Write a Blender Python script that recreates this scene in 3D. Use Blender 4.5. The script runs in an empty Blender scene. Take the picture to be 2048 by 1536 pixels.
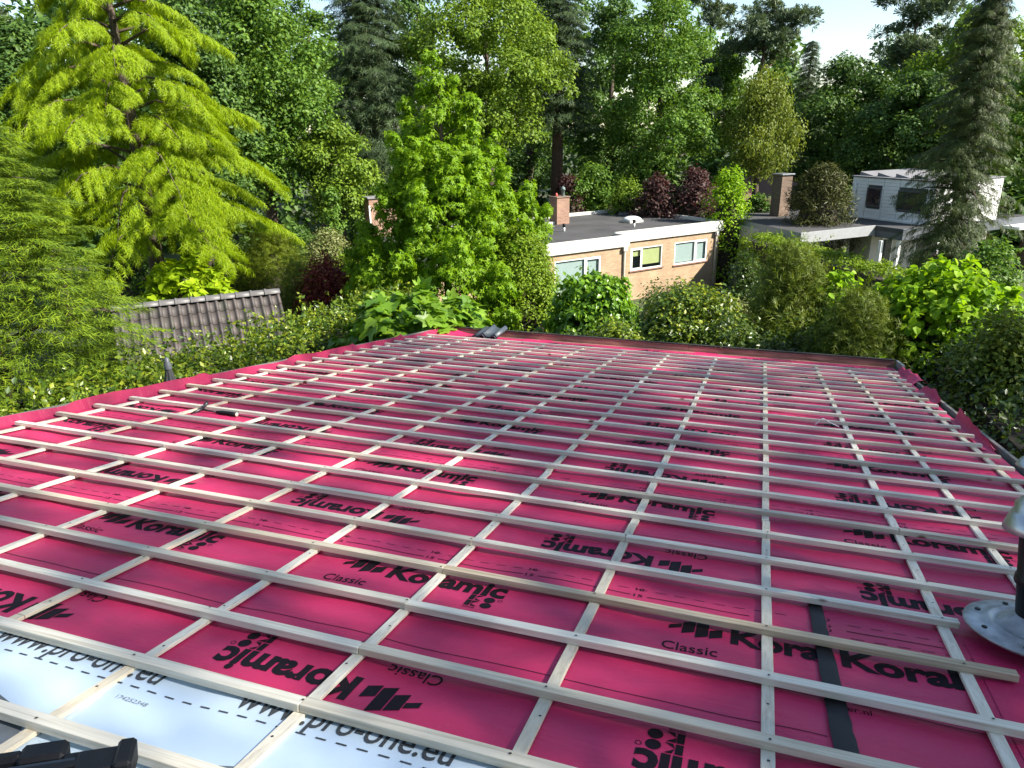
import bpy, bmesh, math, random
import numpy as np
from mathutils import Vector, Matrix

# ------------------------------------------------------------------ camera
SC = bpy.context.scene
COL = SC.collection
FPX = 1471.15                      # focal length in pixels of the 2048 px wide photograph
CAM = np.array([-0.13728523, -10.1346095, 7.4])
RW = np.array([[0.9463530911, 0.3227129929, -0.0164970029],      # camera right
               [0.0937774845, -0.3231407719, -0.9416930630],     # camera down
               [-0.3092274410, 0.8896270937, -0.3360684810]])    # camera forward
cam_d = bpy.data.cameras.new('camera')
cam_d.sensor_width = 36.0
cam_d.lens = FPX / 2048.0 * 36.0
cam_d.clip_start = 0.05
cam_d.clip_end = 3000
cam_o = bpy.data.objects.new('camera', cam_d)
COL.objects.link(cam_o)
M = Matrix.Identity(4)
for i in range(3):
    M[i][0] = RW[0][i]; M[i][1] = -RW[1][i]; M[i][2] = -RW[2][i]; M[i][3] = CAM[i]
cam_o.matrix_world = M
SC.camera = cam_o

# ------------------------------------------------------------------ sky, sun, exposure
SUN_EL = math.radians(37.0)
SUN_AZ = math.radians(89.0)        # clockwise from +Y
sun_to = Vector((math.sin(SUN_AZ) * math.cos(SUN_EL), math.cos(SUN_AZ) * math.cos(SUN_EL), math.sin(SUN_EL)))
W = bpy.data.worlds.new('World'); SC.world = W; W.use_nodes = True
wn = W.node_tree
sky = wn.nodes.new('ShaderNodeTexSky'); sky.sky_type = 'NISHITA'; sky.sun_disc = False
sky.sun_elevation = SUN_EL; sky.sun_rotation = SUN_AZ
sky.air_density = 1.0; sky.dust_density = 0.35; sky.ozone_density = 1.0
# thin high cloud
wtc = wn.nodes.new('ShaderNodeTexCoord'); wmp = wn.nodes.new('ShaderNodeMapping'); wmp.inputs['Scale'].default_value = (1.0, 1.0, 3.2)
wnz = wn.nodes.new('ShaderNodeTexNoise'); wnz.inputs['Scale'].default_value = 2.6; wnz.inputs['Detail'].default_value = 6; wnz.inputs['Roughness'].default_value = 0.6
wrp = wn.nodes.new('ShaderNodeValToRGB'); wrp.color_ramp.elements[0].position = 0.48; wrp.color_ramp.elements[1].position = 0.75
wrp.color_ramp.elements[1].color = (0.45, 0.45, 0.45, 1)
wmx = wn.nodes.new('ShaderNodeMix'); wmx.data_type = 'RGBA'; wmx.inputs[7].default_value = (4.6, 5.0, 5.4, 1)
wn.links.new(wtc.outputs['Generated'], wmp.inputs[0]); wn.links.new(wmp.outputs[0], wnz.inputs['Vector']); wn.links.new(wnz.outputs['Fac'], wrp.inputs[0])
wn.links.new(wrp.outputs[0], wmx.inputs[0]); wn.links.new(sky.outputs[0], wmx.inputs[6]); wn.links.new(wmx.outputs[2], wn.nodes['Background'].inputs[0])
wn.nodes['Background'].inputs[1].default_value = 0.082
sd = bpy.data.lights.new('sun', 'SUN'); sd.energy = 5.0; sd.angle = math.radians(0.53); sd.color = (1.0, 0.93, 0.82)
so = bpy.data.objects.new('sun', sd); COL.objects.link(so)
so.rotation_euler = (-sun_to).to_track_quat('-Z', 'Y').to_euler()
so.location = (20, -10, 40)
SC.view_settings.view_transform = 'Standard'; SC.view_settings.look = 'None'
SC.view_settings.exposure = 1.5; SC.view_settings.gamma = 1.0
SC.view_settings.use_curve_mapping = False
SC.cycles.max_bounces = 7; SC.cycles.diffuse_bounces = 4; SC.cycles.glossy_bounces = 3
SC.cycles.transmission_bounces = 5; SC.cycles.transparent_max_bounces = 8
SC.cycles.use_denoising = True

# ------------------------------------------------------------------ helpers
def ray(x, y):
    return RW.T @ np.array([(x - 1024) / FPX, (y - 768) / FPX, 1.0])
def at(x, y, D):                   # point seen at a pixel, D metres away along the ground
    d = ray(x, y); return CAM + d * (D / math.hypot(d[0], d[1]))
def onz(x, y, z):
    d = ray(x, y); return CAM + d * ((z - CAM[2]) / d[2])

def tag(o, label=None, cat=None, group=None, kind=None):
    if label: o['label'] = label
    if cat: o['category'] = cat
    if group: o['group'] = group
    if kind: o['kind'] = kind
    return o
def thing(name, label, cat, loc=(0, 0, 0), rotz=0.0, group=None):
    o = bpy.data.objects.new(name, None); COL.objects.link(o)
    o.location = loc; o.rotation_euler = (0, 0, rotz); o.empty_display_size = 0.3
    return tag(o, label, cat, group)
def link(name, mesh, parent=None, mat=None):
    if mat is not None:
        mesh.materials.clear(); mesh.materials.append(mat)
    o = bpy.data.objects.new(name, mesh); COL.objects.link(o)
    if parent is not None: o.parent = parent
    return o

class MB:                          # collects shapes, then links them as one mesh object
    def __init__(s): s.v = []; s.f = []
    def add(s, v, f):
        n = len(s.v); s.v += [tuple(p) for p in v]; s.f += [tuple(i + n for i in q) for q in f]; return s
    def box(s, x0, x1, y0, y1, z0, z1, T=None):
        v = [(x, y, z) for z in (z0, z1) for y in (y0, y1) for x in (x0, x1)]
        if T: v = [T(*p) for p in v]
        return s.add(v, [(0, 2, 3, 1), (4, 5, 7, 6), (0, 1, 5, 4), (2, 6, 7, 3), (0, 4, 6, 2), (1, 3, 7, 5)])
    def prism(s, poly, z0, z1, T=None):
        n = len(poly); v = [(x, y, z0) for x, y in poly] + [(x, y, z1) for x, y in poly]
        if T: v = [T(*p) for p in v]
        return s.add(v, [tuple(range(n))[::-1], tuple(range(n, 2 * n))] + [(i, (i + 1) % n, n + (i + 1) % n, n + i) for i in range(n)])
    def tube(s, pts, rad, seg=8, cap=True):
        pts = [Vector(p) for p in pts]; n = len(pts)
        if not hasattr(rad, '__len__'): rad = [rad] * n
        v = []; prev = None
        for i, p in enumerate(pts):
            t = (pts[min(i + 1, n - 1)] - pts[max(i - 1, 0)]).normalized()
            ref = prev if prev is not None else (Vector((1, 0, 0)) if abs(t.x) < 0.9 else Vector((0, 1, 0)))
            a = (ref - t * ref.dot(t)).normalized(); b = t.cross(a); prev = a
            for k in range(seg):
                w = 2 * math.pi * k / seg
                v.append(p + (a * math.cos(w) + b * math.sin(w)) * rad[i])
        f = [(i * seg + k, i * seg + (k + 1) % seg, (i + 1) * seg + (k + 1) % seg, (i + 1) * seg + k) for i in range(n - 1) for k in range(seg)]
        if cap: f += [tuple(range(seg))[::-1], tuple(range((n - 1) * seg, n * seg))]
        return s.add(v, f)
    def lathe(s, prof, seg=24, T=None):
        v = []; f = []
        for r, z in prof:
            for k in range(seg):
                w = 2 * math.pi * k / seg; v.append((r * math.cos(w), r * math.sin(w), z))
        if T: v = [T(*p) for p in v]
        for i in range(len(prof) - 1):
            for k in range(seg):
                f.append((i * seg + k, i * seg + (k + 1) % seg, (i + 1) * seg + (k + 1) % seg, (i + 1) * seg + k))
        return s.add(v, f)
    def mesh(s, name, smooth=False):
        m = bpy.data.meshes.new(name); m.from_pydata(s.v, [], s.f); m.update()
        if smooth: m.polygons.foreach_set('use_smooth', [True] * len(m.polygons))
        return m
    def build(s, name, mat, parent=None, smooth=False, bevel=0.0, wn=False):
        m = s.mesh(name, smooth)
        if bevel:
            bm = bmesh.new(); bm.from_mesh(m)
            bmesh.ops.bevel(bm, geom=bm.edges[:], offset=bevel, segments=1, affect='EDGES', clamp_overlap=True)
            bm.to_mesh(m); bm.free()
        return link(name, m, parent, mat)

# ------------------------------------------------------------------ materials
def nm(name):
    m = bpy.data.materials.new(name); m.use_nodes = True
    nt = m.node_tree; return m, nt, nt.nodes['Principled BSDF']
def N(nt, t, **kw):
    n = nt.nodes.new(t)
    for k, v in kw.items():
        if k in ('loc',): continue
        setattr(n, k, v)
    return n
def coords(nt, scale=(1, 1, 1), kind='Object', rot=(0, 0, 0)):
    tc = N(nt, 'ShaderNodeTexCoord'); mp = N(nt, 'ShaderNodeMapping')
    nt.links.new(tc.outputs[kind], mp.inputs[0]); mp.inputs['Scale'].default_value = scale; mp.inputs['Rotation'].default_value = rot
    return mp.outputs[0]
def noise(nt, vec, scale, detail=4, rough=0.55, dist=0.0):
    n = N(nt, 'ShaderNodeTexNoise'); n.inputs['Scale'].default_value = scale; n.inputs['Detail'].default_value = detail
    n.inputs['Roughness'].default_value = rough; n.inputs['Distortion'].default_value = dist
    if vec is not None: nt.links.new(vec, n.inputs['Vector'])
    return n.outputs['Fac']
def ramp(nt, fac, stops):
    r = N(nt, 'ShaderNodeValToRGB'); e = r.color_ramp.elements
    while len(e) < len(stops): e.new(0.5)
    for k, (p, c) in enumerate(stops):
        e[k].position = p; e[k].color = (*c, 1) if len(c) == 3 else c
    nt.links.new(fac, r.inputs[0]); return r.outputs[0]
def mix(nt, fac, a, b, mode='MIX'):
    m = N(nt, 'ShaderNodeMix', data_type='RGBA', blend_type=mode)
    for s, v in ((0, fac), (6, a), (7, b)):
        if hasattr(v, 'is_linked'): nt.links.new(v, m.inputs[s])
        else: m.inputs[s].default_value = v if s == 0 else (*v, 1)
    return m.outputs[2]
def bump(nt, bsdf, h, strength=0.3, dist=0.01):
    b = N(nt, 'ShaderNodeBump'); b.inputs['Strength'].default_value = strength; b.inputs['Distance'].default_value = dist
    nt.links.new(h, b.inputs['Height']); nt.links.new(b.outputs[0], bsdf.inputs['Normal'])
def plain(name, col, rough=0.6, var=0.15, scale=6.0, metal=0.0, bmp=0.1, spec=0.5):
    m, nt, b = nm(name); v = coords(nt)
    f = noise(nt, v, scale)
    c = ramp(nt, f, [(0.25, tuple(x * (1 - var) for x in col)), (0.75, tuple(min(1, x * (1 + var)) for x in col))])
    nt.links.new(c, b.inputs['Base Color']); b.inputs['Roughness'].default_value = rough; b.inputs['Metallic'].default_value = metal
    b.inputs['Specular IOR Level'].default_value = spec
    if bmp: bump(nt, b, noise(nt, v, scale * 8), bmp, 0.004)
    return m

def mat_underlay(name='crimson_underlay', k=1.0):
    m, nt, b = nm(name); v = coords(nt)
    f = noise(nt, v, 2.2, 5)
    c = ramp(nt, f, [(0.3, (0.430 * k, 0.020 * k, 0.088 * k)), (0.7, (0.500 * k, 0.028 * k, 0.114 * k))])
    dust = noise(nt, v, 60, 3)
    c = mix(nt, ramp(nt, dust, [(0.62, (0, 0, 0)), (0.80, (0.25, 0.25, 0.25))]), c, (0.55, 0.12, 0.2))
    nt.links.new(c, b.inputs['Base Color']); b.inputs['Roughness'].default_value = 0.5
    b.inputs['Specular IOR Level'].default_value = 0.32
    w = coords(nt, (1.0, 2.6, 1.0), rot=(0, 0, 0.5))
    h = noise(nt, w, 2.6, 4, 0.5, 0.6)
    h2 = noise(nt, v, 220, 2)
    ad = N(nt, 'ShaderNodeMath', operation='MULTIPLY_ADD'); nt.links.new(h2, ad.inputs[0]); ad.inputs[1].default_value = 0.02
    nt.links.new(h, ad.inputs[2]); bump(nt, b, ad.outputs[0], 0.6, 0.03)
    return m
def mat_wood(name, sc, base=(0.71, 0.685, 0.61), dark=(0.59, 0.555, 0.47)):
    m, nt, b = nm(name); v = coords(nt, sc)
    g = noise(nt, v, 9, 5, 0.6, 0.4)
    c = ramp(nt, g, [(0.32, tuple(x * 0.82 for x in dark)), (0.42, dark), (0.6, base)])
    oi = N(nt, 'ShaderNodeObjectInfo')
    c = mix(nt, 1.0, c, ramp(nt, oi.outputs['Random'], [(0, (0.74, 0.71, 0.65)), (0.3, (0.96, 0.95, 0.92)), (0.65, (1.06, 1.05, 1.02)), (1, (0.88, 0.80, 0.68))]), 'MULTIPLY')
    vo = N(nt, 'ShaderNodeTexVoronoi'); vo.inputs['Scale'].default_value = 2.6
    kv = coords(nt, tuple(min(1.0, s) * 1.0 if s < 1 else 3.0 for s in (sc[0] * 5, sc[1] * 5, sc[2])))
    tc = N(nt, 'ShaderNodeTexCoord'); nt.links.new(tc.outputs['Object'], vo.inputs['Vector'])
    kn = ramp(nt, vo.outputs['Distance'], [(0.05, (1, 1, 1)), (0.085, (0, 0, 0))])
    c = mix(nt, kn, c, (0.13, 0.06, 0.03))
    st = noise(nt, coords(nt), 5.0, 3)
    c = mix(nt, ramp(nt, st, [(0.6, (0, 0, 0)), (0.8, (0.35, 0.35, 0.35))]), c, (0.40, 0.31, 0.22))
    nt.links.new(c, b.inputs['Base Color']); b.inputs['Roughness'].default_value = 0.65
    b.inputs['Specular IOR Level'].default_value = 0.3
    bump(nt, b, g, 0.25, 0.003)
    return m
def mat_leaf(name, cols, transl=0.35, tcol=None, rough=0.5, spec=0.20, clump=0.5):
    m, nt, b = nm(name)
    g = N(nt, 'ShaderNodeNewGeometry')
    c = ramp(nt, g.outputs['Random Per Island'], [(i / max(1, len(cols) - 1), k) for i, k in enumerate(cols)])
    cl = noise(nt, coords(nt), 0.9, 2)
    c = mix(nt, 1.0, c, ramp(nt, cl, [(0.3, (1 - clump * 0.5,) * 3), (0.7, (1 + clump * 0.0,) * 3)]), 'MULTIPLY')
    nt.links.new(c, b.inputs['Base Color']); b.inputs['Roughness'].default_value = rough; b.inputs['Specular IOR Level'].default_value = spec
    t = N(nt, 'ShaderNodeBsdfTranslucent')
    tc = mix(nt, 1.0, c, tcol or (1.35, 1.30, 0.6), 'MULTIPLY'); nt.links.new(tc, t.inputs[0])
    ms = N(nt, 'ShaderNodeMixShader'); ms.inputs[0].default_value = transl
    nt.links.new(b.outputs[0], ms.inputs[1]); nt.links.new(t.outputs[0], ms.inputs[2])
    nt.links.new(ms.outputs[0], nt.nodes['Material Output'].inputs[0])
    return m
def mat_brick(name, c1, c2, mortar, sw=0.21, sh=0.062):
    m, nt, b = nm(name)
    tc = N(nt, 'ShaderNodeTexCoord'); sx = N(nt, 'ShaderNodeSeparateXYZ'); nt.links.new(tc.outputs['Object'], sx.inputs[0])
    a = N(nt, 'ShaderNodeMath', operation='ADD'); nt.links.new(sx.outputs[0], a.inputs[0]); nt.links.new(sx.outputs[1], a.inputs[1])
    cb = N(nt, 'ShaderNodeCombineXYZ'); nt.links.new(a.outputs[0], cb.inputs[0]); nt.links.new(sx.outputs[2], cb.inputs[1])
    br = N(nt, 'ShaderNodeTexBrick'); nt.links.new(cb.outputs[0], br.inputs['Vector'])
    br.inputs['Scale'].default_value = 1.0; br.inputs['Brick Width'].default_value = sw; br.inputs['Row Height'].default_value = sh
    br.inputs['Mortar Size'].default_value = 0.006; br.inputs['Color1'].default_value = (*c1, 1); br.inputs['Color2'].default_value = (*c2, 1); br.inputs['Mortar'].default_value = (*mortar, 1)
    f = noise(nt, tc.outputs['Object'], 1.4, 4)
    c = mix(nt, 1.0, br.outputs['Color'], ramp(nt, f, [(0.3, (0.82, 0.80, 0.78)), (0.7, (1.1, 1.08, 1.05))]), 'MULTIPLY')
    nt.links.new(c, b.inputs['Base Color']); b.inputs['Roughness'].default_value = 0.85; b.inputs['Specular IOR Level'].default_value = 0.2
    inv = N(nt, 'ShaderNodeMath', operation='SUBTRACT'); inv.inputs[0].default_value = 1.0; nt.links.new(br.outputs['Fac'], inv.inputs[1])
    bump(nt, b, inv.outputs[0], 0.6, 0.01)
    return m
def mat_pane(name):
    m, nt, b = nm(name)
    b.inputs['Base Color'].default_value = (0.02, 0.03, 0.03, 1); b.inputs['Roughness'].default_value = 0.03; b.inputs['Alpha'].default_value = 0.22
    b.inputs['Specular IOR Level'].default_value = 0.9
    return m
def mat_glass(name, tint=(0.02, 0.025, 0.03)):
    m, nt, b = nm(name); b.inputs['Base Color'].default_value = (*tint, 1); b.inputs['Roughness'].default_value = 0.04
    b.inputs['Specular IOR Level'].default_value = 0.8
    v = coords(nt); bump(nt, b, noise(nt, v, 1.5), 0.03, 0.02)
    return m

MU = mat_underlay(); MUF = mat_underlay('crimson_underlay_shaded', 0.55)  # second is a darkened copy: shade and missing sky sheen put into its colour
MWB = mat_wood('batten_timber', (0.25, 8, 8))
MWC = mat_wood('counter_batten_timber', (8, 0.25, 8), (0.73, 0.70, 0.61), (0.63, 0.59, 0.50))
MWG = mat_wood('weathered_timber', (0.25, 8, 8), (0.60, 0.56, 0.48), (0.46, 0.41, 0.33))
M_INK = plain('black_ink', (0.010, 0.006, 0.010), 0.7, 0.3, 30, bmp=0, spec=0.15)
M_INKG = plain('grey_ink', (0.050, 0.058, 0.068), 0.6, 0.2, 30, bmp=0, spec=0.2)
M_INKL = plain('pale_grey_ink', (0.13, 0.15, 0.17), 0.5, 0.3, 14, bmp=0)
M_WHITE_SHEET = plain('white_underlay', (0.50, 0.62, 0.74), 0.32, 0.03, 3, bmp=0.15)  # white sheet tinted blue, the sky's reflection put into the colour
M_TAPE = plain('black_tape', (0.010, 0.011, 0.014), 0.5, 0.3, 20, bmp=0.3, spec=0.25)
M_GUT = None
# ------------------------------------------------------------------ the roof we stand on
SL = math.radians(10.0); CS, SN = math.cos(SL), math.sin(SL); OZ = 4.26852569
def RP(u, v, n=0.0): return (u, v * CS + n * SN, OZ - v * SN + n * CS)
G = 0.34
KU = [-4.994, -4.376, -3.745, -3.145, -2.541, -1.932, -1.305, -0.649, 0.0, 0.647, 1.059, 1.535]   # counter battens
BT, CT = 0.026, 0.014                                                                           # thickness
V_EAVE = 0.74
rng = np.random.default_rng(5)
R_ = random.Random(11)
house = thing('house', 'house with low pitched roof of crimson underlay and pale timber battens awaiting tiles', 'house', (0, 0, 0))

def hgt(u, v):
    return (0.0028 * math.sin(7.3 * u + 1.3 * math.sin(3 * v)) + 0.0028 * math.sin(5.1 * v + 2.2 * math.sin(2.1 * u))
            + 0.0020 * math.sin(13 * u + 9 * v + math.sin(4 * u)))
def sheet_n(u, v, vf, vn, base):
    t = (v - vn) / (vf - vn)
    return -0.0475 + hgt(u, v) + 0.004 * t + base
def sheet(name, u0, u1, vn, vf, base, mat, wav=0.006):
    nu = max(2, int((u1 - u0) / 0.05)); nv = max(2, int((vf - vn) / 0.04))
    v = []; f = []
    for j in range(nv + 1):
        for i in range(nu + 1):
            u = u0 + (u1 - u0) * i / nu; vv = vn + (vf - vn) * j / nv
            if j == nv: vv += wav * math.sin(5.3 * u + vf) + wav * 0.6 * math.sin(17 * u)
            v.append(RP(u, vv, sheet_n(u, vv, vf, vn, base)))
    for j in range(nv):
        for i in range(nu):
            a = j * (nu + 1) + i; f.append((a, a + 1, a + nu + 2, a + nu + 1))
    return MB().add(v, f).build(name, mat, house, smooth=True)

# printed matter: flat outlines in (x right, y up-roof) cut into small pieces so they follow the sheet
def text_mesh(body, size, offset=0.0, sx=1.0):
    c = bpy.data.curves.new('print', 'FONT'); c.body = body; c.size = size; c.offset = offset; c.resolution_u = 3
    o = bpy.data.objects.new('print', c); COL.objects.link(o)
    dg = bpy.context.evaluated_depsgraph_get()
    m = bpy.data.meshes.new_from_object(o.evaluated_get(dg))
    bm = bmesh.new(); bm.from_mesh(m)
    for v in bm.verts: v.co.x *= sx
    bpy.data.objects.remove(o); bpy.data.curves.remove(c); bpy.data.meshes.remove(m)
    return bm
def bm_poly(bm, pts):
    vs = [bm.verts.new((x, y, 0)) for x, y in pts]; bm.faces.new(vs)
def fit(bm, x0, x1, y0, y1):
    xs = [v.co.x for v in bm.verts]; ys = [v.co.y for v in bm.verts]
    for v in bm.verts:
        v.co.x = x0 + (v.co.x - min(xs)) / (max(xs) - min(xs)) * (x1 - x0)
        v.co.y = y0 + (v.co.y - min(ys)) / (max(ys) - min(ys)) * (y1 - y0)
def bm_join(a, b):
    m = bpy.data.meshes.new('t'); b.to_mesh(m); a.from_mesh(m); b.free(); bpy.data.meshes.remove(m)
def dice(bm, step=0.04):
    bmesh.ops.remove_doubles(bm, verts=bm.verts[:], dist=1e-5)
    for ax in (0, 1):
        lo = min(v.co[ax] for v in bm.verts); hi = max(v.co[ax] for v in bm.verts); k = lo + step
        while k < hi:
            co = [0, 0, 0]; co[ax] = k; no = [0, 0, 0]; no[ax] = 1
            bmesh.ops.bisect_plane(bm, geom=bm.verts[:] + bm.edges[:] + bm.faces[:], plane_co=co, plane_no=no); k += step
    bmesh.ops.triangulate(bm, faces=bm.faces[:])
def snap(bm):
    vs = [tuple(v.co) for v in bm.verts]; idx = {v: i for i, v in enumerate(bm.verts)}
    fs = [tuple(idx[v] for v in f.verts) for f in bm.faces]; bm.free(); return vs, fs
def disc(bm, cx, cy, r, n=14):
    bm_poly(bm, [(cx + r * math.cos(2 * math.pi * k / n), cy + r * math.sin(2 * math.pi * k / n)) for k in range(n)])
def ring(bm, cx, cy, r, w, n=14):
    for k in range(n):
        a, b = 2 * math.pi * k / n, 2 * math.pi * (k + 1) / n
        bm_poly(bm, [(cx + r * math.cos(a), cy + r * math.sin(a)), (cx + r * math.cos(b), cy + r * math.sin(b)),
                     (cx + (r - w) * math.cos(b), cy + (r - w) * math.sin(b)), (cx + (r - w) * math.cos(a), cy + (r - w) * math.sin(a))])
def logo():
    bm = text_mesh('Koramic', 1.0, 0.042, 1.25); fit(bm, 0.225, 0.755, 0.0, 0.128)
    for i, (x, lo, hi) in enumerate([(0.0, 0.040, 0.070), (0.049, 0.018, 0.105), (0.099, 0.000, 0.128), (0.149, 0.010, 0.072)]):
        w = 0.0455; bm_poly(bm, [(x, lo), (x + w, lo + 0.022), (x + w, hi + 0.022), (x, hi)])
    t = text_mesh('Classic', 1.0, 0.004, 1.1); fit(t, -0.01, 0.185, -0.112, -0.055); bm_join(bm, t)
    ex, ey = 0.625, -0.094                      # the little K and dots emblem under the last letters
    disc(bm, ex + 0.085, ey + 0.067, 0.023); disc(bm, ex + 0.085, ey + 0.018, 0.023)
    for dy, fl in ((0.046, 1), (-0.004, -1)):
        y = ey + dy
        bm_poly(bm, [(ex, y), (ex + 0.022, y), (ex + 0.022, y + 0.044), (ex, y + 0.044)])
        bm_poly(bm, [(ex + 0.024, y + 0.022), (ex + 0.052, y + 0.044), (ex + 0.030, y + 0.044)] if fl > 0 else [(ex + 0.024, y + 0.044), (ex + 0.024, y + 0.022), (ex + 0.052, y + 0.044)])
        bm_poly(bm, [(ex + 0.024, y + 0.020), (ex + 0.030, y), (ex + 0.054, y)])
    ring(bm, ex + 0.126, ey + 0.075, 0.010, 0.0025)
    t = text_mesh('20508', 1.0, 0.0, 1.0); fit(t, ex, ex + 0.05, ey - 0.022, ey - 0.010); bm_join(bm, t)
    dice(bm); return snap(bm)
LOGO = logo()
def num(s):
    bm = text_mesh(s, 1.0, 0.006, 1.15); fit(bm, 0, 0.036, 0, 0.023); return snap(bm)
NUM = {s: num(s) for s in ('10', '15', '20')}
def printed(name, sh, items, fn, mat, lift=0.0016, umax=None, umin=None):
    # items: (verts, faces, u, v, flip)
    mb = MB()
    for vs, fs, u0, v0, flip in items:
        pts = []
        for x, y, _ in vs:
            u, v = (u0 + x, v0 + y) if not flip else (u0 - x, v0 - y)
            pts.append((u, v))
        keep = fs
        if umax is not None: keep = [f for f in fs if max(pts[i][0] for i in f) < umax]
        if umin is not None: keep = [f for f in keep if min(pts[i][0] for i in f) > umin]
        mb.add([RP(u, v, fn(u, v) + lift) for u, v in pts], keep)
    if mb.f: return mb.build(name, mat, sh)
def strip(u0, u1, w, step=0.05):
    n = max(1, int((u1 - u0) / step)); vs = []; fs = []
    for i in range(n + 1):
        u = u0 + (u1 - u0) * i / n; vs += [(u, -w / 2, 0), (u, w / 2, 0)]
    for i in range(n): fs.append((2 * i, 2 * i + 2, 2 * i + 3, 2 * i + 1))
    return vs, fs

U_L, U_R = -5.10, 1.68
PITCH = 1.405
def dress(sh, u0, u1, vc, vf, vn, base, off, skip_logo=False):
    fn = lambda u, v: sheet_n(u, v, vf, vn, base)
    k0 = math.floor((u0 - off) / PITCH) - 1
    for k in range(k0, k0 + 8):
        a = off + k * PITCH
        if a > u1 - 0.1 or a + 0.75 < u0 + 0.1: continue
        if not skip_logo:
            printed('lettering', sh, [(*LOGO, a, vc + 0.336, False)], fn, M_INK, umax=u1 - 0.02, umin=u0 + 0.02)
            printed('lettering', sh, [(*LOGO, a + 0.75, vc - 0.346, True)], fn, M_INK, umax=u1 - 0.02, umin=u0 + 0.02)
    # lap marks along the lower edge: 10 and 15 cm, thin frame lines beside the lettering
    it = []
    for sgn in (1, -1):
        vs, fs = strip(u0 + 0.03, u1 - 0.03, 0.003); it.append((vs, fs, 0, vc + sgn * 0.105, False))
    u = u0 + 0.06
    d = 0
    while u < u1 - 0.1:
        vs, fs = strip(u, min(u + 0.045, u1 - 0.03), 0.003); it.append((vs, fs, 0, vf - 0.095, False)); u += 0.078
    n0 = math.floor((u0 - off) / 0.4683)
    for k in range(n0, n0 + 20):
        a = off + 0.30 + k * 0.4683
        if a < u0 + 0.05 or a > u1 - 0.6: continue
        it.append((*NUM['10'], a, vf - 0.105, False)); it.append((*NUM['15'], a, vf - 0.162, False))
        vs, fs = strip(a + 0.055, a + 0.455, 0.0045); it.append((vs, fs, 0, vf - 0.151, False))
    printed('lap_marks', sh, it, fn, M_INK)['kind'] = 'stuff'

centres = [24.3 - 4.05 * m for m in range(7)]
offs = [-3.16, -3.83, -3.81, -3.78, -3.30, -3.86, -3.2]
for m, (c, off) in enumerate(zip(centres, offs)):
    vc = -c * G; vf = vc + 2.2 * G; vn = vc - 2.2 * G; base = 0.0
    if m == 6: vf = V_EAVE
    if m == 0:
        sh = sheet('underlay_sheet', U_L, 0.23, vn, vf, base, MU); dress(sh, U_L, 0.20, vc, vf, vn, base, off)
        sh['label'] = 'crimson printed underlay strip left of the black tape'
        sh2 = sheet('underlay_sheet', 0.17, U_R, vn, vf, base + 0.0015, MU)
        fn = lambda u, v: sheet_n(u, v, vf, vn, base + 0.0015)
        bm = text_mesh('Koral', 1.0, 0.042, 1.25); fit(bm, 0, 0.375, 0, 0.128); dice(bm); kt = snap(bm)
        printed('lettering', sh2, [(*kt, 0.25, vc + 0.335, False)], fn, M_INK)
        bm = text_mesh('er.nl', 1.0, 0.0, 1.0); fit(bm, 0, 0.07, 0, 0.03); et = snap(bm)
        it = [(*et, 0.24, vc + 0.06, False)]
        for dv in (0.105,):
            it.append((*strip(0.26, 0.66, 0.003), 0, vc + dv, False))
        it.append((*strip(0.29, 0.62, 0.0045), 0, vf - 0.135, False))
        for dv, q in ((-0.10, '10'), (-0.150, '15'), (-0.185, '20')):
            it.append((*NUM[q], 0.63, vf + dv, False)); it.append((*NUM[q], 0.20, vf + dv + 0.02, False))
        for dv in (-0.085, -0.185):
            uu = 0.30
            while uu < 0.95: it.append((*strip(uu, uu + 0.045, 0.003), 0, vf + dv, False)); uu += 0.078
        printed('lap_marks', sh2, it, fn, M_INK, umin=0.22)['kind'] = 'stuff'
        sh2['label'] = 'crimson underlay patch right of the black tape with cut off lettering'
        # vertical lap of the patch
        fl = sheet('underlay_sheet', 0.70, U_R, vn, vf - 0.03, base + 0.004, MU, 0.003)
    else:
        sh = sheet('underlay_sheet', U_L, U_R, vn, vf, base, MU); dress(sh, U_L, U_R, vc, vf, vn, base, off)
# white strip by the ridge
vfw, vnw = -25.86 * G, -31.5 * G
wb = 0.006
ws = sheet('underlay_sheet', -5.1, U_R, vnw, vfw, wb, M_WHITE_SHEET, 0.008)
ws['label'] = 'white underlay strip with grey web address next to the ridge'
fw = lambda u, v: sheet_n(u, v, vfw, vnw, wb)
bm = text_mesh('www.pro-one.eu', 1.0, 0.012, 1.0); fit(bm, 0, 0.70, 0, 0.098); dice(bm, 0.05); PT = snap(bm)
bm = text_mesh('174252348', 1.0, -0.004, 1.3); fit(bm, 0, 0.115, 0, 0.016); SER = snap(bm)
it = []; it2 = []; it3 = []; it0 = []
for k in range(-3, 3):
    a = -2.50 + 0.99 * k
    it0.append((*PT, a, -26.12 * G - 0.046, False))
    it2.append((*SER, a + 0.64, -26.44 * G, False))
    # big grey hexagon mark with a round window
    bm = bmesh.new(); cx, cy = 0, 0
    hexo = [(-0.20, 0.13), (0.03, 0.20), (0.27, 0.14), (0.42, -0.08), (0.26, -0.26), (-0.10, -0.30), (-0.30, -0.1)]
    bm_poly(bm, hexo); dice(bm, 0.05); hx = snap(bm)
    it3.append((*hx, -2.28 + 0.99 * k, -27.32 * G, False))
u = -4.9
while u < 1.5: it.append((*strip(u, u + 0.034, 0.006), 0, -26.255 * G, False)); u += 0.066
for q in it0: printed('lettering', ws, [q], fw, M_INKG)
for q in it2: printed('serial_number', ws, [q], fw, M_INKL)
for q in it3: printed('emblem', ws, [q], fw, M_INKL)
printed('lap_marks', ws, it, fw, M_INKG)['kind'] = 'stuff'

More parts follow.
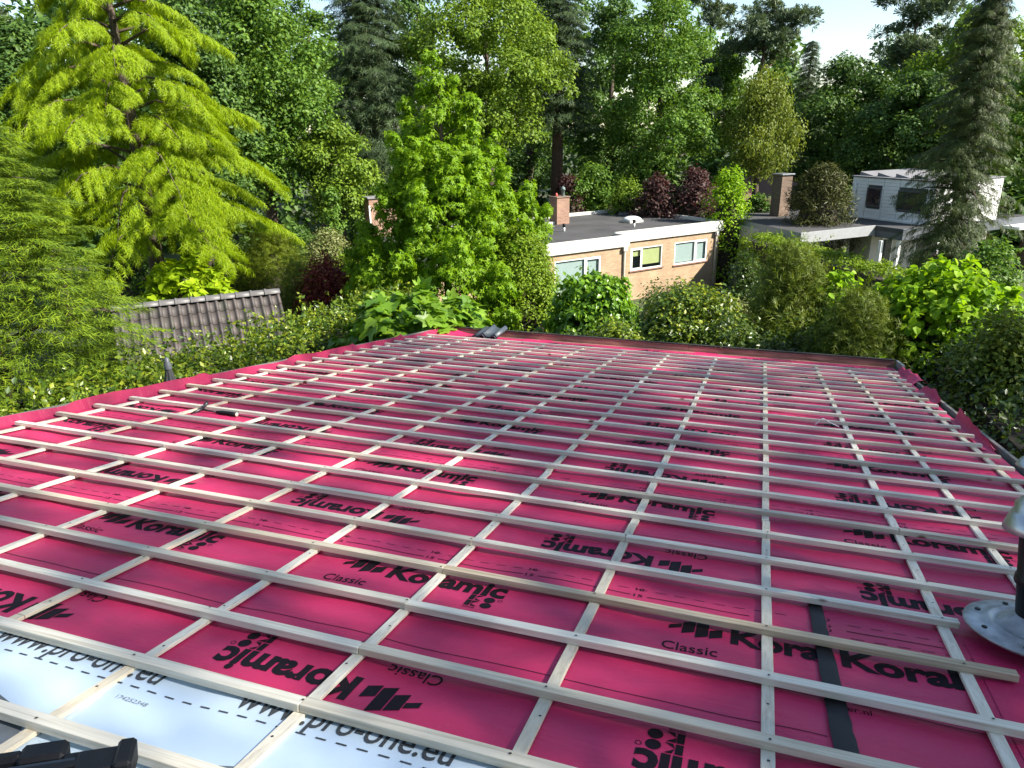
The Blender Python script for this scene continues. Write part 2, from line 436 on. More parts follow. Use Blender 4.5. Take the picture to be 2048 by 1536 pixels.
# black joint tape on the right
mb = MB(); vs = []; fs = []
for i in range(26):
    v = -21.75 * G - i / 25 * 1.10; ul = 0.160 + 0.02 * i / 25 + 0.0012 * math.sin(i * 1.7); wd = 0.050 + 0.020 * i / 25 + 0.0015 * math.sin(i * 2.9)
    for q in range(5):
        u = ul + wd * q / 4
        vs.append(RP(u, v, sheet_n(u, v, -22.1 * G, -26.5 * G, 0.0065) + (0.003 if q in (0, 4) else 0.005) + 0.002 * math.sin(i * 1.3 + q)))
for i in range(25):
    for q in range(4): fs.append((i * 5 + q, i * 5 + q + 1, i * 5 + 6 + q, i * 5 + 5 + q))
tape = mb.add(vs, fs).build('joint_tape', M_TAPE, house, smooth=True)

# timber
def bar(name, u0, u1, v0, v1, n0, n1, mat, parent, sag=0.0, seg=1, bev=0.0015, skew=0.0):
    mb = MB(); n = seg; vs = []; fs = []
    along_u = (u1 - u0) > (v1 - v0)
    for i in range(n + 1):
        t = i / n
        w = sag * math.sin(t * math.pi * 2 + u0 * 3 + v0 * 5)
        for a, b in ((0, 0), (1, 0), (1, 1), (0, 1)):
            if along_u: vs.append(RP(u0 + (u1 - u0) * t, (v0 if a == 0 else v1) + w + skew * (t - 0.5), n0 if b == 0 else n1))
            else: vs.append(RP((u0 if a == 0 else u1) + w + skew * (t - 0.5), v0 + (v1 - v0) * t, n0 if b == 0 else n1))
    for i in range(n):
        for k in range(4):
            q = (i * 4 + k, i * 4 + (k + 1) % 4, i * 4 + 4 + (k + 1) % 4, i * 4 + 4 + k)
            fs.append(q)
    fs += [(0, 1, 2, 3), (n * 4 + 3, n * 4 + 2, n * 4 + 1, n * 4)]
    mb.add(vs, fs)
    m = mb.mesh(name); bm = bmesh.new(); bm.from_mesh(m); bmesh.ops.recalc_face_normals(bm, faces=bm.faces[:])
    if bev: bmesh.ops.bevel(bm, geom=[e for e in bm.edges if e.calc_face_angle(0) > 0.5], offset=bev, segments=1, affect='EDGES')
    bm.to_mesh(m); bm.free()
    return link(name, m, parent, mat)
nails = MB()
def nail(u, v, n):
    r = 0.0048; P = [RP(u + r * math.cos(a), v + r * math.sin(a), n + 0.0008) for a in (0, 1.05, 2.1, 3.14, 4.19, 5.24)]
    nails.add(P, [(0, 1, 2, 3, 4, 5)])
cw = 0.038
for i, u in enumerate(KU):
    cuts = [V_EAVE - 0.60, -2.9 - 0.5 * (i % 3), -6.2 - 0.35 * ((i * 2) % 3)]
    cuts.append({6: -8.86, 7: -8.80, 5: -8.86}.get(i, -8.75 - 0.04 * (i % 2))); cuts.append(-10.35)
    for a, b in zip(cuts[:-1], cuts[1:]):
        w = cw * R_.uniform(0.95, 1.08)
        bar('counter_batten', u - w / 2, u + w / 2, b + 0.0015, a - 0.0015, -BT - CT, -BT, MWC, house, 0.002, 4, 0.0012, R_.uniform(-0.008, 0.008))
        v = a - 0.12
        while v > b:
            nail(u + R_.uniform(-0.008, 0.008), v, -BT); v -= R_.uniform(0.25, 0.5)
joints = {22: 6, 23: 6, 24: 6, 25: 6, 26: 6}
for j in range(0, 31):
    v = -j * G
    uL = KU[0] - R_.uniform(0.07, 0.12); uR = KU[11] + R_.uniform(0.05, 0.10)
    ends = [uL]
    if j in joints: ends.append(KU[joints[j]] + R_.uniform(-0.006, 0.006))
    elif j % 3 == 0: ends.append(KU[7] + 0.003 if j % 2 else KU[4])
    elif j % 3 == 1: ends.append(KU[9] if j % 2 else KU[3])
    else: ends += [KU[2], KU[8]] if j % 4 == 0 else [KU[5]]
    ends.append(uR)
    if j in (22,): ends[-1] = 0.70
    if j == 23: ends[-1] = 0.80
    for a, b in zip(ends[:-1], ends[1:]):
        th = BT * R_.uniform(0.97, 1.04); wd = 0.043 * R_.uniform(0.96, 1.05)
        mt = MWG if (j == 23 and a > -2) else MWB
        bar('batten', a + 0.001, b - 0.001, v - wd / 2, v + wd / 2, -BT + 0.0004, -BT + th, mt, house, 0.003, 8, 0.0015, R_.uniform(-0.006, 0.006))
    for u in KU:
        if u < ends[-1]: nail(u + R_.uniform(-0.01, 0.01), v + R_.uniform(-0.012, 0.012), BT * 0.04 + 0.0012)
    if j in (22, 23):                      # stub beyond the flue
        bar('batten', 1.20, uR, v - 0.023, v + 0.023, -BT + 0.0004, 0, MWB, house, 0.002, 4)
nails.build('nail_heads', plain('nail_steel', (0.045, 0.040, 0.036), 0.5, 0.2, 20, 0.3, 0), house)['kind'] = 'stuff'

# left verge: upturned underlay against the barge board
vs = []; fs = []; nv = 150; prof_n = 7
for i in range(nv + 1):
    v = V_EAVE - 0.02 - i / nv * 11.4
    seg = math.floor((-v / G + 2) / 4.05)
    top = 0.028 + 0.008 * math.sin(v * 2.3 + seg * 2.1) + 0.005 * math.sin(v * 7.1) + 0.016 * ((seg * 37) % 5 - 2) / 2
    ph = ((-v / G + 2) / 4.05) % 1
    if ph < 0.06: top += 0.02
    lean = 0.006 * math.sin(v * 4.1 + 1) + 0.004 * math.sin(v * 9.7)
    for k in range(prof_n):
        t = k / (prof_n - 1)
        if t < 0.35: u, n = -5.06 - 0.05 * t / 0.35, -0.039
        else:
            q = (t - 0.35) / 0.65; u, n = -5.11 - 0.035 * q + lean * q, -0.039 + (top + 0.046) * q
        vs.append(RP(u, v, n))
for i in range(nv):
    for k in range(prof_n - 1): a = i * prof_n + k; fs.append((a, a + prof_n, a + prof_n + 1, a + 1))
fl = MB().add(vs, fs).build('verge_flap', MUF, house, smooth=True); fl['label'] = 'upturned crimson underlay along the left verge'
M_BOARD = plain('grey_board', (0.16, 0.15, 0.135), 0.8, 0.25, 9, bmp=0.4)
mb = MB().box(-5.235, -5.205, -10.6, V_EAVE + 0.1, -0.30, 0.012, RP); mb.build('barge_board', M_BOARD, house)
mb = MB().box(1.725, 1.755, -10.6, V_EAVE + 0.12, -0.30, -0.020, RP); mb.build('barge_board', M_BOARD, house)
# right verge: loose flaps that lift and flop over the board
def flap(vs_range, fn, name='verge_flap'):
    v0, v1 = vs_range; n = 26; vs = []; fs = []
    for i in range(n + 1):
        t = i / n; v = v0 + (v1 - v0) * t
        for (u, nn) in fn(t, v): vs.append(RP(u, v, nn))
    k = len(vs) // (n + 1)
    for i in range(n):
        for q in range(k - 1): a = i * k + q; fs.append((a, a + 1, a + k + 1, a + k))
    return MB().add(vs, fs).build(name, MU, house, smooth=True)
def f1(t, v):
    w = 0.06 + 0.10 * t ** 2; h = 0.02 + 0.035 * math.sin(t * math.pi) + 0.012 * math.sin(t * 19)
    return [(1.60, -0.039), (1.69, -0.05), (1.70 + w * 0.3, -0.02 + h), (1.70 + w * 0.65, -0.015 + h), (1.70 + w, -0.05 + h * 0.6)]
flap((0.40, -0.72), f1)
def f2(t, v):
    h = 0.05 * math.sin(t * math.pi) + 0.01 * math.sin(t * 15)
    return [(1.60, -0.039), (1.68, -0.05), (1.705, -0.03 + h * 0.6), (1.715 + 0.03 * math.sin(t * 3.1), -0.01 + h)]
flap((-1.15, -2.05), f2)
def f3(t, v):
    h = 0.10 * (1 - t) ** 0.8 + 0.008 * math.sin(t * 25)
    return [(1.60, -0.039), (1.67, -0.052), (1.690, -0.03 + h * 0.45), (1.70 - 0.02 * t, -0.03 + h)]
flap((-2.86, -4.1), f3)
def f4(t, v):
    h = 0.05 + 0.02 * math.sin(t * 6)
    return [(1.60, -0.039), (1.68, -0.052), (1.72, -0.03 + h * 0.6), (1.74, -0.04 + h)]
flap((-5.0, -6.6), f4); flap((-7.0, -9.0), f4)

# eaves: reddish brown gutter board with a dark bitumen top
def mat_gutter():
    m, nt, b = nm('flaking_brown_paint'); v = coords(nt, (1, 3, 6))
    f = noise(nt, v, 2.0, 6, 0.65, 0.5)
    c = ramp(nt, f, [(0.30, (0.020, 0.012, 0.010)), (0.36, (0.18, 0.080, 0.062)), (0.58, (0.33, 0.150, 0.125)), (0.8, (0.38, 0.20, 0.16))])
    g = noise(nt, coords(nt, (0.6, 1, 1)), 1.1, 3)
    c = mix(nt, ramp(nt, g, [(0.52, (0, 0, 0)), (0.66, (0.8, 0.8, 0.8))]), c, (0.018, 0.012, 0.010))
    nt.links.new(c, b.inputs['Base Color']); b.inputs['Roughness'].default_value = 0.75; bump(nt, b, f, 0.5, 0.01); return m
M_GUT = mat_gutter()
M_BIT = plain('bitumen', (0.022, 0.021, 0.020), 0.7, 0.4, 12, bmp=0.5)
for a, b, dz in ((-5.20, -3.3, 0.0), (-3.298, -1.1, 0.004), (-1.098, 0.55, -0.002), (0.552, 1.70, 0.003)):
    bo = MB().box(a, b, V_EAVE + 0.015, V_EAVE + 0.045, -0.32, 0.050 + dz, RP).build('gutter_board', M_GUT, house, bevel=0.003)
MB().box(-5.22, 1.72, V_EAVE + 0.008, V_EAVE + 0.10, 0.056, 0.066, RP).build('gutter_edge', M_BIT, house, bevel=0.003)
MB().box(-5.19, 1.69, V_EAVE - 0.10, V_EAVE - 0.004, -0.052, -0.040, RP).build('gutter_floor', M_GUT, house, bevel=0.003)
MB().box(1.722, 1.760, V_EAVE - 0.42, V_EAVE + 0.11, -0.017, 0.052, RP).build('verge_end_strip', plain('zinc_strip', (0.30, 0.31, 0.31), 0.5, 0.15, 8, 0.4), house, bevel=0.003)
# upturned corner of the underlay at the left end of the gutter
vs = []; fs = []
for i in range(13):
    for k in range(6):
        t = i / 12; q = k / 5
        u = -5.12 + 0.95 * t; v = V_EAVE - 0.20 + 0.20 * q; n = -0.05 + (0.085 * q ** 1.5) * (1 - t) ** 1.3 + 0.012 * math.sin(t * 9) * q
        vs.append(RP(u, v, n))
for i in range(12):
    for k in range(5): a = i * 6 + k; fs.append((a, a + 6, a + 7, a + 1))
MB().add(vs, fs).build('verge_flap', MU, house, smooth=True)
# walls below the roof
M_HW = mat_brick('house_brick', (0.30, 0.17, 0.11), (0.24, 0.13, 0.085), (0.30, 0.28, 0.25))
def wallz(y): return OZ - y * SN / CS - 0.32
vs = []
for (x, y) in ((-5.0, -10.4), (1.5, -10.4), (1.5, V_EAVE - 0.1), (-5.0, V_EAVE - 0.1)): vs += [(x, y, 0.0), (x, y, wallz(y))]
MB().add(vs, [(0, 2, 3, 1), (2, 4, 5, 3), (4, 6, 7, 5), (6, 0, 1, 7), (1, 3, 5, 7)]).build('wall', M_HW, house)
MB().box(-5.2, 1.72, -10.6, V_EAVE, -0.30, -0.09, RP).build('roof_deck', M_BOARD, house)

# ------------------------------------------------------------------ flue by the right edge
M_GALV = plain('galvanised_steel', (0.36, 0.38, 0.40), 0.45, 0.55, 11, 0.6, 0.35)
M_STEEL = plain('bright_steel', (0.40, 0.42, 0.44), 0.36, 0.25, 9, 0.9, 0.2)
M_FLUE = plain('black_enamel', (0.006, 0.006, 0.008), 0.42, 0.2, 12, bmp=0.1, spec=0.25)
FU, FV = 0.955, -7.50
fl_base = Vector(RP(FU, FV, 0.022))
flue = thing('flue_pipe', 'black flue pipe with steel cowl rising from a galvanised base plate on the battens', 'flue', fl_base)
ax = Vector((0, SN, CS)).normalized(); axp = (ax + Vector((-0.10, 0.0, 0.0))).normalized()
def FT(axis):
    a = Vector((1, 0, 0)); a = (a - axis * a.dot(axis)).normalized(); b = axis.cross(a)
    return lambda x, y, z: tuple(a * x + b * y + axis * z)
T0, T1_ = FT(ax), FT(axp)
T1 = lambda x, y, z: T1_(x, y, z * 0.91)
MB().lathe([(0.236, -0.012), (0.248, -0.004), (0.245, 0.004), (0.205, 0.008), (0.178, 0.008), (0.170, 0.018), (0.160, 0.018), (0.152, 0.010), (0.140, 0.012), (0.132, 0.024), (0.105, 0.036), (0.088, 0.055), (0.083, 0.057)], 40, T0).build('base_plate', M_GALV, flue, True)
for k in range(8):
    a = k * math.pi / 4 + 0.3; x, y = 0.205 * math.cos(a), 0.205 * math.sin(a)
    MB().lathe([(0.010, 0.0085), (0.010, 0.012), (0.004, 0.0125), (0.0001, 0.0125)], 8, lambda p, q, r, x=x, y=y: T0(p + x, q + y, r)).build('screw', M_TAPE, flue)
MB().lathe([(0.080, 0.02), (0.080, 0.20), (0.088, 0.203), (0.089, 0.215), (0.085, 0.235), (0.080, 0.24), (0.078, 0.43)], 28, T1).build('pipe', M_FLUE, flue, True)
MB().lathe([(0.130, 0.425), (0.133, 0.43), (0.125, 0.455), (0.105, 0.50), (0.098, 0.505), (0.096, 0.535), (0.070, 0.560), (0.055, 0.575)], 32, T1).build('cowl_skirt', M_STEEL, flue, True)
MB().lathe([(0.052, 0.56), (0.052, 0.70)], 24, T1).build('cowl_neck', M_STEEL, flue, True)
MB().lathe([(0.002, 0.735), (0.05, 0.73), (0.085, 0.715), (0.098, 0.695), (0.100, 0.690), (0.085, 0.692), (0.05, 0.70)], 28, T1).build('cowl_cap', M_STEEL, flue, True)

# ------------------------------------------------------------------ loose things on the roof
M_TILE = plain('anthracite_tile', (0.050, 0.062, 0.075), 0.45, 0.2, 10, bmp=0.2)
def wave_tile(wid, length, amp, nroll, thick=0.012, seg=8):
    # profile along x, length along y, returns verts/faces of a thick sheet
    nx = nroll * seg; vs = []; fs = []
    prof = []
    for i in range(nx + 1):
        t = i / nx * nroll; ph = t % 1.0
        prof.append((i / nx * wid, amp * (max(0.0, math.sin(math.pi * (ph - 0.55) / 0.45)) if ph > 0.55 else -0.25 * math.sin(math.pi * ph / 0.55))))
    for z0 in (0, -thick):
        for y in (0, length):
            for x, z in prof: vs.append((x, y, z + z0))
    n = nx + 1
    for i in range(nx):
        fs.append((i, i + 1, n + i + 1, n + i)); fs.append((2 * n + i, 3 * n + i, 3 * n + i + 1, 2 * n + i + 1))
        fs.append((i, 2 * n + i, 2 * n + i + 1, i + 1)); fs.append((n + i, n + i + 1, 3 * n + i + 1, 3 * n + i))
    fs.append((0, n, 3 * n, 2 * n)); fs.append((nx, 2 * n + nx, 3 * n + nx, n + nx))
    return vs, fs
tv, tf = wave_tile(0.40, 0.42, 0.045, 2, 0.014)
tile_p = Vector(RP(-4.43, 0.42, 0.0))
to = MB().add(tv, tf).build('roof_tile', M_TILE, None, True)
to.location = tile_p; to.rotation_euler = (math.radians(5), 0, math.radians(-6))
tag(to, 'dark anthracite double roll roof tile resting over the gutter board', 'roof tile')
mb = MB().add(tv, tf); to2 = mb.build('roof_tile', M_TILE, None, True); to2.location = tile_p + Vector((-0.015, -0.02, -0.022)); to2.rotation_euler = (math.radians(4), 0, math.radians(-5))
tag(to2, 'lower roof tile of the pair, underneath the dark one on the gutter board', 'roof tile')

# claw hammer
M_HB = plain('black_rubber', (0.007, 0.007, 0.008), 0.6, 0.2, 40, bmp=0.2, spec=0.2); M_HS = plain('dark_steel', (0.07, 0.07, 0.075), 0.4, 0.3, 20, 0.8, 0.1)
hp = Vector(RP(-4.14, -5.832, -0.043)); ham = thing('hammer', 'claw hammer with black rubber grip lying between the battens', 'hammer', hp)
hd = Vector((0.335, 0.012, -0.004)).normalized(); up = Vector((0, SN, CS)); hs = up.cross(hd).normalized(); hup = hd.cross(hs)
def HT(a, b, c): return hd * a + hs * b + hup * c
MB().tube([HT(-0.02, 0, 0.017), HT(0.03, 0, 0.018), HT(0.12, 0, 0.019), HT(0.165, 0, 0.017)], [0.011, 0.0165, 0.0165, 0.0155], 10).build('grip', M_HB, ham, True)
MB().tube([HT(0.164, 0, 0.017), HT(0.172, 0, 0.017)], [0.0168, 0.015], 12).build('end_ring', plain('cream_plastic', (0.6, 0.55, 0.42), 0.5), ham, True)
MB().tube([HT(-0.155, 0, 0.028), HT(-0.10, 0, 0.021), HT(-0.02, 0, 0.017)], [0.008, 0.007, 0.008], 8).build('shaft', M_HS, ham, True)
MB().tube([HT(-0.150, 0.055, 0.072), HT(-0.152, 0.035, 0.058), HT(-0.153, 0.028, 0.053), HT(-0.155, 0.0, 0.030)], [0.016, 0.016, 0.011, 0.013], 10).tube([HT(-0.155, 0, 0.030), HT(-0.165, -0.035, 0.022), HT(-0.180, -0.065, 0.014), HT(-0.196, -0.085, 0.002)], [0.013, 0.012, 0.009, 0.004], 8).build('head', M_HS, ham, True)

# white offcut on the battens
M_PAP = plain('white_plastic', (0.75, 0.75, 0.74), 0.5, 0.05)
op = Vector(RP(0.47, -3.98, 0.002)); off_ = thing('offcut_strip', 'folded white strip offcut lying on a batten near the right side', 'offcut', op)
def bent(name, pts, w, par):
    vs = []; fs = []
    for p in pts: vs += [tuple(Vector(p)), tuple(Vector(p) + Vector((0, w * CS, -w * SN)))]
    for i in range(len(pts) - 1): fs.append((2 * i, 2 * i + 2, 2 * i + 3, 2 * i + 1))
    n = len(vs); vs += [(x, y, z - 0.004) for x, y, z in vs]
    fs += [tuple(n + q for q in f[::-1]) for f in fs]
    for i in range(len(pts) - 1): fs += [(2 * i, n + 2 * i, n + 2 * i + 2, 2 * i + 2), (2 * i + 1, 2 * i + 3, n + 2 * i + 3, n + 2 * i + 1)]
    return MB().add(vs, fs).build(name, M_PAP, par)
bent('upper_leg', [(-0.075, -0.02, 0.006), (-0.03, 0.0, 0.055), (-0.01, 0.01, 0.052)], 0.022, off_)
bent('lower_leg', [(-0.010, 0.012, 0.050), (0.05, 0.0, 0.022), (0.11, -0.02, 0.005)], 0.022, off_)

# nail gun at the lower left corner
M_NG = plain('black_tool_plastic', (0.007, 0.008, 0.011), 0.55, 0.25, 30, bmp=0.25, spec=0.2); M_NG2 = plain('blue_black_metal', (0.018, 0.026, 0.04), 0.45, 0.2, 20, 0.1, 0.1, 0.25)
gp = Vector(RP(-1.59, -9.33, 0.006)); gun = thing('nail_gun', 'black nail gun lying on the batten in the lower left corner', 'nail gun', gp)
gd = Vector((0.80, 0.60, 0)); gd = Vector(RP(gd.x, gd.y, 0)) - Vector(RP(0, 0, 0)); gd.normalize(); gu = Vector((0, SN, CS)); gs = gu.cross(gd).normalized()
def GT(x, y, z): return tuple(gd * x + gs * y + gu * z)
MB().box(-0.02, 0.085, -0.045, 0.045, 0.0, 0.062, GT).build('head', M_NG, gun, bevel=0.008)
MB().box(0.070, 0.112, -0.052, 0.052, 0.006, 0.074, GT).build('cap', M_NG, gun, bevel=0.008)
MB().box(-0.36, -0.018, -0.036, 0.038, 0.004, 0.052, GT).build('magazine', M_NG2, gun, bevel=0.006)
MB().box(-0.34, 0.02, -0.010, 0.014, 0.050, 0.060, GT).build('magazine_rail', M_NG, gun, bevel=0.003)
MB().box(-0.16, -0.055, 0.055, 0.125, 0.0, 0.050, GT).build('trigger_housing', M_NG, gun, bevel=0.010)
MB().box(-0.30, -0.15, 0.075, 0.115, 0.004, 0.046, GT).build('handle', M_NG, gun, bevel=0.012)
MB().box(-0.06, -0.005, 0.04, 0.075, 0.008, 0.040, GT).build('bridge', M_NG, gun, bevel=0.006)
MB().box(0.015, 0.075, -0.048, -0.0455, 0.012, 0.034, GT).build('rating_plate', plain('grey_label', (0.25, 0.22, 0.22), 0.5), gun)
# ------------------------------------------------------------------ ground
def mat_ground():
    m, nt, b = nm('lawn_and_soil'); v = coords(nt)
    f = noise(nt, v, 0.25, 5); g = noise(nt, v, 14, 4)
    c = ramp(nt, f, [(0.35, (0.045, 0.035, 0.020)), (0.5, (0.040, 0.060, 0.018)), (0.7, (0.065, 0.090, 0.022))])
    c = mix(nt, 1.0, c, ramp(nt, g, [(0.2, (0.6, 0.6, 0.6)), (0.8, (1.3, 1.3, 1.3))]), 'MULTIPLY')
    nt.links.new(c, b.inputs['Base Color']); b.inputs['Roughness'].default_value = 0.95; bump(nt, b, g, 0.6, 0.05); return m
gv = [(x, y, 0) for y in (-300, -60, 0, 60, 120, 700) for x in (-500, -80, 0, 80, 500)]
gf = [(j * 5 + i, j * 5 + i + 1, j * 5 + i + 6, j * 5 + i + 5) for j in range(5) for i in range(4)]
gr = MB().add(gv, gf).build('ground', mat_ground()); gr['kind'] = 'structure'

# ------------------------------------------------------------------ houses
def spot0(px, D): p = at(px, 500, D); return (float(p[0]), float(p[1]), 0.0)
M_BRK = mat_brick('warm_brick', (0.44, 0.310, 0.195), (0.35, 0.240, 0.150), (0.40, 0.35, 0.28))
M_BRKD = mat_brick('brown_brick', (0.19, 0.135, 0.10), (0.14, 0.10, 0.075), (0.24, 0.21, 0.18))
M_BRKR = mat_brick('red_brick', (0.31, 0.185, 0.13), (0.24, 0.14, 0.10), (0.34, 0.29, 0.25))
M_FASC = plain('cream_fascia', (0.56, 0.55, 0.50), 0.55, 0.06, 2, bmp=0.05)
M_FELT = plain('roof_felt', (0.050, 0.050, 0.052), 0.8, 0.35, 0.9, bmp=0.3)
M_FRM = plain('white_frame', (0.72, 0.72, 0.70), 0.45, 0.04)
M_GLS = mat_glass('dark_window_glass'); M_PANE = mat_pane('window_glass')
M_BLG = plain('green_blind', (0.40, 0.48, 0.20), 0.7, 0.06, 4, bmp=0)
M_BLB = plain('pale_blue_blind', (0.34, 0.46, 0.44), 0.7, 0.06, 4, bmp=0)
M_PIPE = plain('cream_downpipe', (0.58, 0.56, 0.50), 0.45, 0.06)
M_SILL = plain('brown_sill', (0.20, 0.11, 0.085), 0.6, 0.15)
M_DOME = plain('milky_dome', (0.70, 0.72, 0.72), 0.25, 0.05)
M_LEAD = plain('lead_grey', (0.18, 0.18, 0.19), 0.6, 0.2)

def window(root, x0, x1, z0, z1, y, split, side, blind, bm_, drop, sill=True):
    # window facing -y in the root's frame; split: x of the mullion
    fr = 0.055
    f = MB()
    f.box(x0, x1, y - 0.02, y + 0.05, z1 - fr, z1); f.box(x0, x1, y - 0.02, y + 0.05, z0, z0 + fr)
    f.box(x0, x0 + fr, y - 0.018, y + 0.05, z0 + fr, z1 - fr); f.box(x1 - fr, x1, y - 0.018, y + 0.05, z0 + fr, z1 - fr)
    f.box(split - fr * 0.6, split + fr * 0.6, y - 0.018, y + 0.05, z0 + fr, z1 - fr)
    s0, s1 = (x0 + fr, split - fr * 0.6) if side < 0 else (split + fr * 0.6, x1 - fr)   # opening casement
    w = f.build('window', M_FRM, root)
    c = MB(); k = 0.05
    c.box(s0, s1, y - 0.035, y - 0.019, z1 - fr - k, z1 - fr); c.box(s0, s1, y - 0.035, y - 0.019, z0 + fr, z0 + fr + k)
    c.box(s0, s0 + k, y - 0.034, y - 0.019, z0 + fr + k, z1 - fr - k); c.box(s1 - k, s1, y - 0.034, y - 0.019, z0 + fr + k, z1 - fr - k)
    c.build('casement', M_FRM, w)
    for a, b in ((x0 + fr, split - fr * 0.6), (split + fr * 0.6, x1 - fr)):
        big = (b - a) > (x1 - x0) * 0.5
        d = drop if big else drop * 0.45 if drop < 0.95 else drop
        zb = z1 - fr - (z1 - z0 - 2 * fr) * d
        MB().box(a + 0.004, b - 0.004, y + 0.060, y + 0.064, zb, z1 - fr - 0.004).build('blind', bm_, w)
        MB().add([(a, y + 0.012, z0 + fr), (b, y + 0.012, z0 + fr), (b, y + 0.012, z1 - fr), (a, y + 0.012, z1 - fr)], [(0, 1, 2, 3)]).build('pane', M_PANE, w)
        MB().box(a - 0.05, b + 0.05, y + 0.30, y + 0.31, z0 - 0.1, z1 + 0.1).build('room_dark_panel', M_TAPE, w)  # black sheet standing in for the darkness of the room behind the glass
    if sill: MB().box(x0 - 0.06, x1 + 0.06, y - 0.09, y + 0.02, z0 - 0.05, z0 - 0.003).build('sill', M_SILL, w)
    return w

# brick bungalow behind the maple
brick = thing('brick_bungalow', 'flat roofed brick bungalow with cream fascia behind the big green maple', 'house', (-2.185, 25.12, 0), math.radians(50.2))
XL, XS, DEP = -14.8, -6.2, 6.6
YF = -0.85
def wall_holes(x0, x1, z0, z1, y, holes):
    # wall plane facing -y with rectangular openings and 0.12 deep reveals
    xs = sorted({x0, x1, *[h[0] for h in holes], *[h[1] for h in holes]}); zs = sorted({z0, z1, *[h[2] for h in holes], *[h[3] for h in holes]})
    mb = MB()
    for a, b in zip(xs[:-1], xs[1:]):
        for c, d in zip(zs[:-1], zs[1:]):
            if any(h[0] <= a and b <= h[1] and h[2] <= c and d <= h[3] for h in holes): continue
            mb.add([(a, y, c), (b, y, c), (b, y, d), (a, y, d)], [(0, 1, 2, 3)])
    for h in holes:
        a, b, c, d = h; r = y + 0.10
        mb.add([(a, y, c), (b, y, c), (b, y, d), (a, y, d), (a, r, c), (b, r, c), (b, r, d), (a, r, d)], [(0, 4, 5, 1), (1, 5, 6, 2), (2, 6, 7, 3), (3, 7, 4, 0)])
    return mb
W1 = (-5.25, -3.45, 1.28, 2.25); W2 = (-2.75, -0.75, 1.26, 2.26); W3 = (-9.75, -7.5, 0.9, 2.30)
FB = 2.55
w = wall_holes(XS, -0.05, 0, FB, 0.0, [W1, W2]); w.build('wall', M_BRK, brick)
wall_holes(XL, XS - 0.05, 0, FB, YF, [W3]).build('wall', M_BRK, brick)
MB().add([(-0.05, 0, 0), (-0.05, DEP, 0), (-0.05, DEP, FB), (-0.05, 0, FB)], [(0, 1, 2, 3)]).build('wall', M_BRK, brick)
MB().add([(XS - 0.05, YF, 0), (XS - 0.05, 0.02, 0), (XS - 0.05, 0.02, FB), (XS - 0.05, YF, FB)], [(0, 1, 2, 3)]).build('wall', M_BRK, brick)
lw = MB().add([(XL, YF, 0), (XL, YF, FB), (XL, DEP, FB), (XL, DEP, 0)], [(0, 1, 2, 3)]).build('wall', M_BRKD, brick); lw['label'] = 'end wall in browner brick, shade put into its colour'  # shade painted in by using a browner brick on this end
MB().add([(XL, DEP, 0), (XL, DEP, FB), (-0.05, DEP, FB), (-0.05, DEP, 0)], [(0, 1, 2, 3)]).build('wall', M_BRK, brick)
window(brick, W1[0], W1[1], W1[2], W1[3], 0.03, -4.62, -1, True, M_BLG, 0.84)
window(brick, W2[0], W2[1], W2[2], W2[3], 0.03, -1.50, 1, True, M_BLB, 0.97)
window(brick, W3[0], W3[1], W3[2], W3[3], YF + 0.03, -8.28, 1, True, M_BLB, 0.97)
# roof slab, parapet fascia as panels
MB().prism([(XL, YF), (XS, YF), (XS, 0), (0, 0), (0, DEP), (XL, DEP)], FB + 0.02, 2.86).build('roof', M_FELT, brick)
def fascia_run(x0, x1, y0, y1, out, panels):
    for k in range(panels):
        a = k / panels; b = (k + 1) / panels
        if abs(x1 - x0) > abs(y1 - y0):
            p, q = x0 + (x1 - x0) * a + 0.004, x0 + (x1 - x0) * b - 0.004
            MB().box(p, q, min(y0, y0 + out), max(y0, y0 + out), FB, 3.0).build('fascia_panel', M_FASC, brick, bevel=0.006)
        else:
            p, q = y0 + (y1 - y0) * a + 0.004, y0 + (y1 - y0) * b - 0.004
            MB().box(min(x0, x0 + out), max(x0, x0 + out), p, q, FB, 3.0).build('fascia_panel', M_FASC, brick, bevel=0.006)
fascia_run(XS + 0.085, 0.10, -0.10, -0.10, 0.18, 4)
fascia_run(XL - 0.10, XS + 0.085, YF - 0.10, YF - 0.10, 0.18, 5)
fascia_run(0.104, 0.104, 0.085, DEP - 0.085, -0.18, 3)
fascia_run(XL - 0.10, 0.10, DEP - 0.08, DEP - 0.08, 0.18, 6)
fascia_run(XL - 0.10, XL - 0.10, YF + 0.085, DEP - 0.085, 0.18, 3)
fascia_run(XS + 0.085, XS + 0.085, YF + 0.085, -0.104, -0.18, 1)
for x, y in ((XS - 0.15, YF - 0.05), (-0.28, -0.05)):
    d = MB(); d.tube([(x, y, FB + 0.02), (x, y - 0.01, FB - 0.15), (x, y + 0.005, 0.05)], 0.045, 10)
    d.build('downpipe', M_PIPE, brick, True)
    MB().box(x - 0.10, x + 0.10, y - 0.10, y + 0.0, FB - 0.18, FB - 0.012).build('hopper', M_FASC, brick, bevel=0.008)
ch = MB().box(-6.05, -5.35, 4.35, 4.95, 2.86, 4.05).build('chimney', M_BRKR, brick)
MB().box(-6.09, -5.31, 4.31, 4.99, 4.052, 4.11).build('cap', M_BRKD, ch, bevel=0.01)
MB().lathe([(0.085, 4.11), (0.085, 4.36), (0.13, 4.38), (0.10, 4.48), (0.0, 4.56)], 12, lambda x, y, z: (x - 5.55, y + 4.6, z)).build('chimney_pot', plain('green_grey_pot', (0.10, 0.14, 0.13), 0.5), ch, True)
MB().lathe([(0.06, 4.11), (0.06, 4.22), (0.0, 4.27)], 10, lambda x, y, z: (x - 5.85, y + 4.7, z)).build('chimney_pot', plain('red_pot', (0.4, 0.05, 0.04), 0.5), ch, True)
